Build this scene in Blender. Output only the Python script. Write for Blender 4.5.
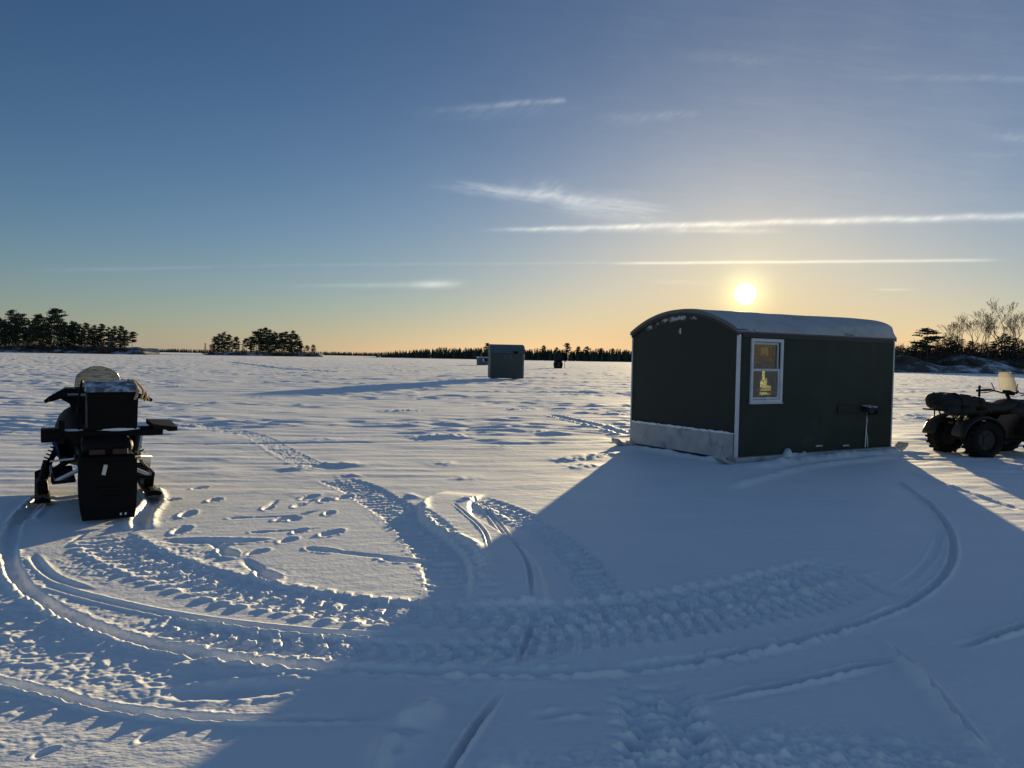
import bpy, bmesh, math, random
import numpy as np
from mathutils import Vector, Matrix, Euler
R = math.radians
PI = math.pi
scene = bpy.context.scene
for o in list(bpy.data.objects):
    bpy.data.objects.remove(o)
col = scene.collection
rnd = random.Random(11)

# ------------------------------------------------------------------ camera
F_PX, PITCH, ROLL, EYE = 760.0, math.atan(26/760.0), R(1.05), 1.6
cam = bpy.data.objects.new('camera', bpy.data.cameras.new('camera'))
col.objects.link(cam)
scene.camera = cam
cam.data.sensor_fit = 'HORIZONTAL'; cam.data.sensor_width = 36
cam.data.lens = 36*F_PX/1024
cam.data.clip_start = 0.05; cam.data.clip_end = 30000
_f = Vector((0, math.cos(PITCH), -math.sin(PITCH))); _r0 = Vector((1, 0, 0)); _u0 = Vector((0, math.sin(PITCH), math.cos(PITCH)))
_c, _s = math.cos(ROLL), math.sin(ROLL)
_r = _c*_r0 + _s*_u0; _u = -_s*_r0 + _c*_u0
M = Matrix(((_r.x, _u.x, -_f.x, 0), (_r.y, _u.y, -_f.y, 0), (_r.z, _u.z, -_f.z, EYE), (0, 0, 0, 1)))
cam.matrix_world = M

def ray(px, py):
    a = (px-512)/F_PX; b = -(py-384)/F_PX
    return _f + a*_r + b*_u
def at(px, py):                       # pixel -> point on the ice
    d = ray(px, py); t = EYE/-d.z
    return (d.x*t, d.y*t)
def far(px, dist):                    # bearing of a pixel column at the horizon, at a distance along the view
    d = ray(px, 384)
    return (d.x/d.y*dist, dist)

# ------------------------------------------------------------------ light
SUN_AZ, SUN_EL = R(16.9), R(4.9)
SUN_DIR = Vector((math.sin(SUN_AZ)*math.cos(SUN_EL), math.cos(SUN_AZ)*math.cos(SUN_EL), math.sin(SUN_EL)))
sl = bpy.data.lights.new('sun', 'SUN'); sl.energy = 5.0; sl.angle = R(0.6); sl.color = (1.0, 0.775, 0.42)
so = bpy.data.objects.new('sun', sl); col.objects.link(so)
so.rotation_euler = SUN_DIR.to_track_quat('Z', 'Y').to_euler()
so.location = (30, 80, 40)

scene.view_settings.view_transform = 'Standard'
scene.view_settings.look = 'None'
scene.view_settings.exposure = 1.04
scene.view_settings.gamma = 1.0
scene.view_settings.use_curve_mapping = False

class NX:
    """a node value with arithmetic"""
    def __init__(s, nt, sock): s.nt = nt; s.s = sock
    def m(s, op, o=None, p=None, clamp=False):
        n = s.nt.nodes.new('ShaderNodeMath'); n.operation = op; n.use_clamp = clamp
        for i, v in enumerate((s, o, p)):
            if v is None: continue
            if isinstance(v, NX): s.nt.links.new(v.s, n.inputs[i])
            else: n.inputs[i].default_value = v
        return NX(s.nt, n.outputs[0])
    def __add__(s, o): return s.m('ADD', o)
    def __sub__(s, o): return s.m('SUBTRACT', o)
    def __mul__(s, o): return s.m('MULTIPLY', o)
    def __truediv__(s, o): return s.m('DIVIDE', o)
    def sst(s, a, b):
        n = s.nt.nodes.new('ShaderNodeMapRange'); n.interpolation_type = 'SMOOTHSTEP'; n.clamp = True
        s.nt.links.new(s.s, n.inputs[0]); n.inputs[1].default_value = a; n.inputs[2].default_value = b
        n.inputs[3].default_value = 0; n.inputs[4].default_value = 1
        return NX(s.nt, n.outputs[0])

world = bpy.data.worlds.new("World"); scene.world = world; world.use_nodes = True
nt = world.node_tree; nt.nodes.clear()
wout = nt.nodes.new('ShaderNodeOutputWorld'); bg = nt.nodes.new('ShaderNodeBackground')
nt.links.new(bg.outputs[0], wout.inputs[0])
SKY_STRENGTH = 0.050
bg.inputs[1].default_value = SKY_STRENGTH
sky = nt.nodes.new('ShaderNodeTexSky'); sky.sky_type = 'NISHITA'; sky.sun_disc = False
sky.sun_elevation = SUN_EL; sky.sun_rotation = SUN_AZ
sky.altitude = 300; sky.air_density = 1.0; sky.dust_density = 0.6; sky.ozone_density = 3.0
tc = nt.nodes.new('ShaderNodeTexCoord'); sep = nt.nodes.new('ShaderNodeSeparateXYZ')
nt.links.new(tc.outputs['Generated'], sep.inputs[0])
dx, dy, dz = (NX(nt, sep.outputs[i]) for i in range(3))
dotn = nt.nodes.new('ShaderNodeVectorMath'); dotn.operation = 'DOT_PRODUCT'
nt.links.new(tc.outputs['Generated'], dotn.inputs[0]); dotn.inputs[1].default_value = SUN_DIR
ang = NX(nt, dotn.outputs['Value']).m('MINIMUM', 1.0).m('ARCCOSINE')          # angle from the sun (radians)
dys = dy.m('MAXIMUM', 0.05)
U = dx/dys; V = dz/dys                                                        # direction in the sky, straight lines stay straight
fwd = dy.sst(0.05, 0.25)*dz.sst(-0.005, 0.01)
def uv(px, py):
    d = ray(px, py); return d.x/d.y, d.z/d.y
def noise_uv(su, sv, scale, detail=4, rot=0.0, rough=0.55):
    c = nt.nodes.new('ShaderNodeCombineXYZ')
    cr, sr = math.cos(rot), math.sin(rot)
    a = (U*cr + V*sr)*su; b = (V*cr - U*sr)*sv
    nt.links.new(a.s, c.inputs[0]); nt.links.new(b.s, c.inputs[1])
    n = nt.nodes.new('ShaderNodeTexNoise'); n.inputs['Scale'].default_value = scale; n.inputs['Detail'].default_value = detail
    n.inputs['Roughness'].default_value = rough
    nt.links.new(c.outputs[0], n.inputs['Vector'])
    return NX(nt, n.outputs['Fac'])
fib = noise_uv(1, 9, 8.0, 8, rot=-0.10, rough=.68)          # long ice fibres
fib2 = noise_uv(1, 3.0, 26.0, 7, rot=0.55, rough=.66)
wob = noise_uv(1, 1, 16.0, 3)
def streak(p0, p1, w0, w1, amp, head=0.08, tail=0.25, ragged=0.0, wobble=0.0, fibre=fib2):
    (u0, v0), (u1, v1) = uv(*p0), uv(*p1)
    L = math.hypot(u1-u0, v1-v0); ex, ey = (u1-u0)/L, (v1-v0)/L
    t = (U - u0)*(ex/L) + (V - v0)*(ey/L)
    s = (V - v0)*ex - (U - u0)*ey
    if wobble: s = s + (wob - 0.5)*(wobble/F_PX)
    w = t.m('MULTIPLY_ADD', (w1-w0)/F_PX, w0/F_PX).m('MAXIMUM', 0.4/F_PX)
    q = s/w
    g = (q*q*-1.0).m('EXPONENT')
    g = g*t.sst(-0.001, tail)*(t*-1.0 + 1.0).sst(-0.001, head)
    if ragged: g = g*(fibre.sst(0.5-0.20*ragged, 0.5+0.16)*ragged + (1-ragged))
    return g*amp*fwd
streaks = [
    streak((470, 230.5), (1130, 213), 1.8, 3.8, 0.95, .02, .12, .40, 4.0),
    streak((500, 231), (800, 226), 2.0, 5.5, 0.35, .4, .2, .6, 6.0),
    streak((660, 231), (800, 231), 1.5, 2.5, 0.35, .4, .3, .5),
    streak((600, 263.5), (1010, 260), 1.3, 1.5, 0.75, .12, .12, .2, 1.5),
    streak((180, 266), (640, 262.5), 1.6, 1.2, 0.15, .1, .3, .6),
    streak((0, 271), (225, 267), 2.2, 1.4, 0.16, .1, .4, .5),
    streak((420, 181), (700, 221), 4.0, 13.0, 0.50, .25, .2, .9, 12.0, fib),
    streak((450, 186), (660, 207), 3.0, 8.0, 0.40, .5, .3, .95, 12.0, fib2),
    streak((500, 180), (600, 200), 4.0, 12.0, 0.34, .6, .3, .95, 14.0, fib2),
    streak((395, 114), (568, 99.5), 3.5, 2.4, 0.42, .03, .7, .7, 6.0),
    streak((400, 120), (600, 104), 5.0, 9.0, 0.13, .4, .5, .7, 6.0),
    streak((570, 122), (705, 113), 7.0, 3.0, 0.22, .15, .5, .8, 7.0),
    streak((800, 77), (1180, 79), 3.0, 4.0, 0.20, .1, .5, .7, 5.0),
    streak((660, 55), (800, 64), 5.0, 9.0, 0.12, .4, .4, .9, 9.0),
    streak((965, 137), (1150, 139), 3.0, 9.0, 0.26, .1, .3, .8, 9.0),
    streak((930, 155), (1150, 157), 2.0, 7.0, 0.10, .1, .3, .8, 9.0),
    streak((240, 287), (475, 283.5), 1.2, 3.4, 0.42, .12, .75, .4, 2.0),
    streak((405, 285), (460, 284), 3.5, 3.5, 0.55, .45, .5, 0, 0),
    streak((868, 290), (918, 289), 1.1, 1.0, 0.28, .3, .3, .5, 3.0),
    streak((500, 345), (1100, 352), 4.0, 5.0, 0.10, .3, .3, .6, 3.0),
    streak((640, 281), (720, 283), 2.0, 3.0, 0.14, .4, .4, .6, 3.0),
]
cl = streaks[0]
for q in streaks[1:]: cl = cl + q
veil = (fib.sst(0.35, 0.95)*0.10 + wob.sst(.2, .9)*.05)*(U.sst(-0.35, 0.6))*V.sst(0.06, 0.25)*fwd
cl = (cl + veil)
def rgbscale(fac, rgb):
    n = nt.nodes.new('ShaderNodeVectorMath'); n.operation = 'SCALE'; n.inputs[0].default_value = rgb
    nt.links.new(fac.s, n.inputs['Scale']); return n.outputs[0]
def vadd(a, b):
    n = nt.nodes.new('ShaderNodeVectorMath'); n.operation = 'ADD'; nt.links.new(a, n.inputs[0]); nt.links.new(b, n.inputs[1]); return n.outputs[0]
def vmul(a, rgb):
    n = nt.nodes.new('ShaderNodeVectorMath'); n.operation = 'MULTIPLY'; nt.links.new(a, n.inputs[0]); n.inputs[1].default_value = rgb; return n.outputs[0]
near_sun = (ang*-2.6).m('EXPONENT')
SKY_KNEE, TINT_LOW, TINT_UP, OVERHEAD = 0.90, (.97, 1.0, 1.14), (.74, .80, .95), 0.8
BEYOND_FILL = (2.75, 2.10, 1.72)
HORIZON_ADD = (.9, 1.15, 1.5)
CLOUD_GAIN = 1.9
DISC_GAIN, HALO1, HALO2 = 45.0, 4.8, 0.28
cloud_c = vadd(rgbscale(cl*CLOUD_GAIN, (0.80, 0.92, 1.0)), rgbscale(cl*near_sun*CLOUD_GAIN*1.5, (1.5, 1.1, 0.55)))
disc = (ang*(-1.0) + 1.0).sst(1.0-R(0.84), 1.0-R(0.40))
a1 = ang/R(1.35); a2 = ang/R(3.4)
halo = (a1*a1*-1.0).m('EXPONENT')
glow = (a2*-1.0).m('EXPONENT')
sun_c = vadd(vadd(rgbscale(disc*DISC_GAIN, (1.0, .93, .72)), rgbscale(halo*HALO1, (1.0, .88, .36))), rgbscale(glow*HALO2*10, (0.9, .74, .22)))
# sky reworked: softer round the sun, bluer above, unseen part boosted for shaded snow
bw = nt.nodes.new('ShaderNodeRGBToBW'); nt.links.new(sky.outputs[0], bw.inputs[0])
lum = NX(nt, bw.outputs[0])*0.078
kk = lum/SKY_KNEE
soft = NX(nt, (kk*kk + 1.0).s)
soft = soft.m('POWER', -1.0)
def vscale(a, fac):
    n = nt.nodes.new('ShaderNodeVectorMath'); n.operation = 'SCALE'; nt.links.new(a, n.inputs[0]); nt.links.new(fac.s, n.inputs['Scale']); return n.outputs[0]
def vmix(fac, a, b):
    n = nt.nodes.new('ShaderNodeMix'); n.data_type = 'VECTOR'; nt.links.new(fac.s, n.inputs[0])
    n.inputs[4].default_value = a; n.inputs[5].default_value = b; return n.outputs[1]
def vmulv(a, b):
    n = nt.nodes.new('ShaderNodeVectorMath'); n.operation = 'MULTIPLY'; nt.links.new(a, n.inputs[0]); nt.links.new(b, n.inputs[1]); return n.outputs[0]
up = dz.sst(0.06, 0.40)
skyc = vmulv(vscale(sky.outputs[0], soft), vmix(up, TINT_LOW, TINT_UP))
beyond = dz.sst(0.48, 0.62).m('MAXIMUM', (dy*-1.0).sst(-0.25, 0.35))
skyc = vmulv(skyc, vmix(beyond, (1, 1, 1), BEYOND_FILL))  # sky overhead and behind the camera, out of view, brightened as fill light
low = (dz.m('ABSOLUTE')*(-1/0.06)).m('EXPONENT')
skyc = vadd(skyc, rgbscale(low, HORIZON_ADD))
skyc = vadd(skyc, rgbscale(U.sst(-.1, .7)*V.sst(.1, .4)*fwd, (.34, .32, .28)))
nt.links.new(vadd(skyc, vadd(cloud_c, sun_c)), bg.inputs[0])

# ------------------------------------------------------------------ materials
def new_mat(name):
    m = bpy.data.materials.new(name); m.use_nodes = True
    n = m.node_tree; b = n.nodes['Principled BSDF']
    return m, n, b
def mat(name, rgb, rough=0.6, var=0.25, scale=8.0, metal=0.0, bump=0.0, spec=0.5, trans=0.0, dirt=None, dirt_at=(0.5, 0.7)):
    m, n, b = new_mat(name)
    t = n.nodes.new('ShaderNodeTexCoord'); no = n.nodes.new('ShaderNodeTexNoise')
    no.inputs['Scale'].default_value = scale; no.inputs['Detail'].default_value = 6
    n.links.new(t.outputs['Object'], no.inputs['Vector'])
    r = n.nodes.new('ShaderNodeValToRGB')
    r.color_ramp.elements[0].position = .3; r.color_ramp.elements[1].position = .7
    lo = tuple(c*(1-var) for c in rgb); hi = tuple(min(1, c*(1+var)) for c in rgb)
    r.color_ramp.elements[0].color = (*lo, 1); r.color_ramp.elements[1].color = (*hi, 1)
    n.links.new(no.outputs['Fac'], r.inputs[0])
    c_out = r.outputs[0]
    if dirt:
        n2 = n.nodes.new('ShaderNodeTexNoise'); n2.inputs['Scale'].default_value = scale*0.6; n2.inputs['Detail'].default_value = 8
        n2.inputs['Roughness'].default_value = 0.7
        n.links.new(t.outputs['Object'], n2.inputs['Vector'])
        mr = n.nodes.new('ShaderNodeMapRange'); mr.inputs[1].default_value = dirt_at[0]; mr.inputs[2].default_value = dirt_at[1]
        n.links.new(n2.outputs['Fac'], mr.inputs[0])
        mx = n.nodes.new('ShaderNodeMix'); mx.data_type = 'RGBA'
        n.links.new(mr.outputs[0], mx.inputs[0]); n.links.new(c_out, mx.inputs[6]); mx.inputs[7].default_value = (*dirt, 1)
        c_out = mx.outputs[2]
    n.links.new(c_out, b.inputs['Base Color'])
    mr2 = n.nodes.new('ShaderNodeMapRange'); mr2.inputs[3].default_value = max(0.02, rough-.12); mr2.inputs[4].default_value = min(1, rough+.12)
    n.links.new(no.outputs['Fac'], mr2.inputs[0]); n.links.new(mr2.outputs[0], b.inputs['Roughness'])
    b.inputs['Metallic'].default_value = metal
    b.inputs['Specular IOR Level'].default_value = spec
    if trans: b.inputs['Transmission Weight'].default_value = trans
    if bump:
        bp = n.nodes.new('ShaderNodeBump'); bp.inputs['Strength'].default_value = bump; bp.inputs['Distance'].default_value = 0.02
        n.links.new(no.outputs['Fac'], bp.inputs['Height']); n.links.new(bp.outputs[0], b.inputs['Normal'])
    return m
def glass_mat(name, tint=(.94, .96, .95), gloss=0.16, rough=0.02):
    m, n, b = new_mat(name); n.nodes.remove(b)
    o = n.nodes['Material Output']
    tr = n.nodes.new('ShaderNodeBsdfTransparent'); tr.inputs[0].default_value = (*tint, 1)
    gl = n.nodes.new('ShaderNodeBsdfGlossy'); gl.inputs['Roughness'].default_value = rough
    lw = n.nodes.new('ShaderNodeLayerWeight'); lw.inputs[0].default_value = .5
    fr = n.nodes.new('ShaderNodeMath'); fr.operation = 'POWER'; fr.inputs[1].default_value = 5; n.links.new(lw.outputs['Facing'], fr.inputs[0])
    no = n.nodes.new('ShaderNodeTexNoise'); no.inputs['Scale'].default_value = 9; no.inputs['Detail'].default_value = 6
    mm = n.nodes.new('ShaderNodeMath'); mm.operation = 'MULTIPLY_ADD'; mm.inputs[1].default_value = gloss; n.links.new(no.outputs['Fac'], mm.inputs[0])
    n.links.new(fr.outputs[0], mm.inputs[2])
    mx = n.nodes.new('ShaderNodeMixShader'); n.links.new(mm.outputs[0], mx.inputs[0])
    n.links.new(tr.outputs[0], mx.inputs[1]); n.links.new(gl.outputs[0], mx.inputs[2]); n.links.new(mx.outputs[0], o.inputs[0])
    return m
def frosted_mat(name, rgb, keep=0.5):
    m, n, b = new_mat(name); o = n.nodes['Material Output']
    b.inputs['Base Color'].default_value = (*rgb, 1); b.inputs['Roughness'].default_value = .35
    tl = n.nodes.new('ShaderNodeBsdfTranslucent'); tl.inputs[0].default_value = (*rgb, 1)
    tr = n.nodes.new('ShaderNodeBsdfTransparent'); tr.inputs[0].default_value = (.75, .75, .72, 1)
    a = n.nodes.new('ShaderNodeMixShader'); a.inputs[0].default_value = .5
    n.links.new(b.outputs[0], a.inputs[1]); n.links.new(tl.outputs[0], a.inputs[2])
    no = n.nodes.new('ShaderNodeTexNoise'); no.inputs['Scale'].default_value = 7; no.inputs['Detail'].default_value = 5
    mr = n.nodes.new('ShaderNodeMapRange'); mr.inputs[3].default_value = keep-.15; mr.inputs[4].default_value = keep+.15
    n.links.new(no.outputs['Fac'], mr.inputs[0])
    x = n.nodes.new('ShaderNodeMixShader'); n.links.new(mr.outputs[0], x.inputs[0])
    n.links.new(tr.outputs[0], x.inputs[1]); n.links.new(a.outputs[0], x.inputs[2]); n.links.new(x.outputs[0], o.inputs[0])
    return m

def snow_mat(name, fine=True):
    m, n, b = new_mat(name)
    t = n.nodes.new('ShaderNodeTexCoord')
    no = n.nodes.new('ShaderNodeTexNoise'); no.inputs['Scale'].default_value = 1.3; no.inputs['Detail'].default_value = 7
    n.links.new(t.outputs['Object'], no.inputs['Vector'])
    r = n.nodes.new('ShaderNodeValToRGB')
    r.color_ramp.elements[0].position = .3; r.color_ramp.elements[1].position = .7
    r.color_ramp.elements[0].color = (.82, .845, .88, 1); r.color_ramp.elements[1].color = (.88, .90, .93, 1)
    n.links.new(no.outputs['Fac'], r.inputs[0]); n.links.new(r.outputs[0], b.inputs['Base Color'])
    b.inputs['Roughness'].default_value = .62
    b.inputs['Specular IOR Level'].default_value = .75
    if fine:
        g = n.nodes.new('ShaderNodeTexNoise'); g.inputs['Scale'].default_value = 60; g.inputs['Detail'].default_value = 3
        mp = n.nodes.new('ShaderNodeMapping'); mp.inputs['Scale'].default_value = (.5, 1.0, 1.0)
        n.links.new(t.outputs['Object'], mp.inputs[0]); n.links.new(mp.outputs[0], g.inputs['Vector'])
        g2 = n.nodes.new('ShaderNodeTexNoise'); g2.inputs['Scale'].default_value = 11; g2.inputs['Detail'].default_value = 5
        n.links.new(mp.outputs[0], g2.inputs['Vector'])
        b1 = n.nodes.new('ShaderNodeBump'); b1.inputs['Strength'].default_value = .42; b1.inputs['Distance'].default_value = .006
        n.links.new(g.outputs['Fac'], b1.inputs['Height'])
        b2 = n.nodes.new('ShaderNodeBump'); b2.inputs['Strength'].default_value = .22; b2.inputs['Distance'].default_value = .02
        n.links.new(g2.outputs['Fac'], b2.inputs['Height']); n.links.new(b1.outputs[0], b2.inputs['Normal'])
        n.links.new(b2.outputs[0], b.inputs['Normal'])
    return m

SNOW = snow_mat('snow')
SNOW_PLAIN = snow_mat('drifted_snow', True)
SNOW_ROOF = None

# ------------------------------------------------------------------ mesh helpers
def tag(o, label=None, cat=None, group=None, kind=None):
    if label: o['label'] = label
    if cat: o['category'] = cat
    if group: o['group'] = group
    if kind: o['kind'] = kind
    return o
def empty(name, loc=(0, 0, 0), rz=0.0, label=None, cat=None, group=None):
    o = bpy.data.objects.new(name, None); col.objects.link(o)
    o.location = loc; o.rotation_euler = (0, 0, rz); o.empty_display_size = .3
    return tag(o, label, cat, group)
def obj(name, bm, m, parent=None, smooth=False, loc=(0, 0, 0)):
    me = bpy.data.meshes.new(name)
    bmesh.ops.recalc_face_normals(bm, faces=bm.faces)
    bm.to_mesh(me); bm.free()
    me.materials.append(m)
    if smooth:
        for p in me.polygons: p.use_smooth = True
    o = bpy.data.objects.new(name, me); col.objects.link(o)
    o.location = loc
    if parent: o.parent = parent
    return o
def obj_py(name, v, f, m, parent=None, smooth=False):
    me = bpy.data.meshes.new(name); me.from_pydata(v, [], f); me.update()
    me.materials.append(m)
    if smooth: me.polygons.foreach_set('use_smooth', [True]*len(me.polygons))
    o = bpy.data.objects.new(name, me); col.objects.link(o)
    if parent: o.parent = parent
    return o
def new(): return bmesh.new()
def box(bm, c, size, rot=(0, 0, 0), bev=0.0):
    r = bmesh.ops.create_cube(bm, size=1.0)
    vs = r['verts']
    mat_ = Matrix.Translation(c) @ Euler(rot).to_matrix().to_4x4() @ Matrix.Diagonal((*size, 1))
    bmesh.ops.transform(bm, matrix=mat_, verts=vs)
    if bev:
        es = list({e for v in vs for e in v.link_edges})
        bmesh.ops.bevel(bm, geom=es, offset=bev, segments=2, affect='EDGES', profile=.6)
def cyl(bm, a, b, r0, r1=None, seg=14):
    a, b = Vector(a), Vector(b); d = b-a
    r1 = r0 if r1 is None else r1
    mt = Matrix.Translation((a+b)/2) @ d.to_track_quat('Z', 'Y').to_matrix().to_4x4()
    bmesh.ops.create_cone(bm, cap_ends=True, segments=seg, radius1=r0, radius2=r1, depth=d.length, matrix=mt)
def tube(bm, pts, r, seg=8):
    pts = [Vector(p) for p in pts]; rings = []
    n = len(pts)
    for i, p in enumerate(pts):
        d = (pts[min(i+1, n-1)]-pts[max(i-1, 0)]).normalized()
        q = d.to_track_quat('Z', 'Y'); rr = r[i] if isinstance(r, (list, tuple)) else r
        rings.append([bm.verts.new(p + q @ Vector((rr*math.cos(2*PI*k/seg), rr*math.sin(2*PI*k/seg), 0))) for k in range(seg)])
    for a, b in zip(rings, rings[1:]):
        for k in range(seg): bm.faces.new((a[k], a[(k+1) % seg], b[(k+1) % seg], b[k]))
    bm.faces.new(rings[0][::-1]); bm.faces.new(rings[-1])
def prism(bm, poly, axis, a, b):
    """poly: 2-D outline; extruded between a and b along axis ('x','y','z')"""
    def P(p, t):
        if axis == 'x': return (t, p[0], p[1])
        if axis == 'y': return (p[0], t, p[1])
        return (p[0], p[1], t)
    A = [bm.verts.new(P(p, a)) for p in poly]; B = [bm.verts.new(P(p, b)) for p in poly]
    n = len(poly)
    bm.faces.new(A[::-1]); bm.faces.new(B)
    for i in range(n): bm.faces.new((A[i], A[(i+1) % n], B[(i+1) % n], B[i]))
def loft(bm, rings, caps=True):
    rs = [[bm.verts.new(p) for p in r] for r in rings]
    n = len(rs[0])
    for a, b in zip(rs, rs[1:]):
        for k in range(n): bm.faces.new((a[k], a[(k+1) % n], b[(k+1) % n], b[k]))
    if caps: bm.faces.new(rs[0][::-1]); bm.faces.new(rs[-1])
def ell(bm, c, r, seg=16, rings=10, rot=(0, 0, 0)):
    mt = Matrix.Translation(c) @ Euler(rot).to_matrix().to_4x4() @ Matrix.Diagonal((*r, 1))
    bmesh.ops.create_uvsphere(bm, u_segments=seg, v_segments=rings, radius=1, matrix=mt)
def superring(cx, y, cz, rx, rz, n=20, p=3.0, axis='y'):
    out = []
    for k in range(n):
        t = 2*PI*k/n; c, s = math.cos(t), math.sin(t)
        a = cx + rx*math.copysign(abs(c)**(2/p), c); b = cz + rz*math.copysign(abs(s)**(2/p), s)
        out.append((a, y, b) if axis == 'y' else (y, a, b))
    return out

# ------------------------------------------------------------------ noise
def perlin(x, y, seed=0):
    x = np.asarray(x, np.float32); y = np.asarray(y, np.float32)
    rng = np.random.default_rng(seed)
    perm = rng.permutation(1024).astype(np.int32); g = rng.uniform(0, 2*np.pi, 1024).astype(np.float32)
    gx, gy = np.cos(g), np.sin(g)
    xi = np.floor(x).astype(np.int32); yi = np.floor(y).astype(np.int32)
    fx = x-xi; fy = y-yi
    def h(i, j): return perm[(perm[i & 1023] + j) & 1023]
    u = fx*fx*fx*(fx*(fx*6-15)+10); v = fy*fy*fy*(fy*(fy*6-15)+10)
    def gr(i, j, ax, ay):
        k = h(i, j); return gx[k]*ax + gy[k]*ay
    n00 = gr(xi, yi, fx, fy); n10 = gr(xi+1, yi, fx-1, fy)
    n01 = gr(xi, yi+1, fx, fy-1); n11 = gr(xi+1, yi+1, fx-1, fy-1)
    return ((n00*(1-u)+n10*u)*(1-v) + (n01*(1-u)+n11*u)*v)*1.5
def sst(x, a, b):
    t = np.clip((x-a)/(b-a), 0, 1); return t*t*(3-2*t)

# ------------------------------------------------------------------ the snow-covered ice: one sheet to the horizon
HQ = 1.25
rr = [1.0]
while rr[-1] < 6000:
    d = rr[-1]; rr.append(d + max(0.004, min(d*d/(F_PX*EYE)*0.75, 0.010*d))/HQ)
rr = np.array(rr)
th_in = np.linspace(R(-41), R(41), int(1150*HQ))
th_out = np.linspace(R(41), R(319), 110)[1:-1]
th = np.concatenate([th_in, th_out])
TH, RR = np.meshgrid(th, rr)
GX = (np.sin(TH)*RR).ravel(); GY = (np.cos(TH)*RR).ravel(); GR = RR.ravel()
X, Y = GX.astype(np.float32), GY.astype(np.float32)
def rot(x, y, a): return x*math.cos(a)+y*math.sin(a), -x*math.sin(a)+y*math.cos(a)

H = np.zeros_like(X)
# broad undulation and wind crust, long across the view
fade_far = 1-sst(GR, 400, 1500)
H += 0.035*perlin(X/9, Y/7, 1)*sst(GR, 6, 20)*fade_far
a, b = rot(X, Y, R(8))
calm = sst(perlin(X/3.5+7, Y/3+2, 2), -0.35, 0.25)                  # where the wind has scoured
inner = 1-sst(GR, 12, 22)
d1 = perlin(a/1.6, b/0.42, 3); d2 = perlin(a/0.7, b/0.2, 4); d3 = perlin(a/4.0, b/1.3, 5)
H += (0.0065*d1*(0.4+calm) + 0.0020*d2)*(0.22+0.78*sst(GR, 6, 14))*fade_far
H += 0.022*np.maximum(d3-0.12, 0)**1.0*sst(GR, 9, 20)*fade_far       # low drifts
ridg = 1-np.abs(perlin(a/2.4+3, b/0.8, 6))*2
H += 0.014*np.clip(ridg-0.35, 0, 1)*sst(perlin(X/7, Y/5, 7), -.1, .35)*sst(GR, 8.5, 16)*fade_far
H += 0.045*np.maximum(perlin(a/12, b/4, 8)-.1, 0)*sst(GR, 25, 60)*fade_far
H += 0.0009*perlin(X/0.16, Y/0.12, 9)*(1-sst(GR, 7, 14))*(.3+calm)
w1 = sst(GR, 7.5, 18)*fade_far; w2 = sst(GR, 18, 45)*fade_far
pm = sst(perlin(X/8, Y/5, 21)+.5*perlin(X/3, Y/2.2, 22), -.25, .35); pm = .25+1.1*pm
H += 0.009*w1*perlin(a/1.5, b/0.9, 11) + 0.030*w1*np.maximum(perlin(a/0.7, b/0.38, 12)-.12, 0)*1.3*pm + 0.026*w1*pm*perlin(a/0.9, b/0.30, 16) + .013*w1*perlin(a/2.0, b/.24, 23)*(.5+.6*pm)
H += 0.014*w2*perlin(a/2.6, b/1.6, 13) + 0.034*w2*pm*perlin(a/2.2, b/0.55, 17) + .030*w2*perlin(a/3.5, b/.8, 24) + 0.028*sst(GR, 70, 160)*fade_far*perlin(a/3, b/2.4, 15)
H += 0.004*sst(GR, 5, 9)*perlin(a/0.8, b/0.5, 14)*calm
# fine wind lines on the smooth patch
a2, b2 = rot(X, Y, R(22))
H += 0.0011*perlin(a2/1.3, b2/0.10, 10)*(1-sst(GR, 9, 13))
H += 0.0045*sst(GR, 6.5, 9)*(1-sst(GR, 16, 24))*np.maximum(perlin(a/0.22, b/0.12, 18)-.1, 0)*sst(perlin(X/1.7, Y/1.3, 19), -.3, .3)
DIST = np.zeros_like(X)                 # where the crust is broken up

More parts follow.
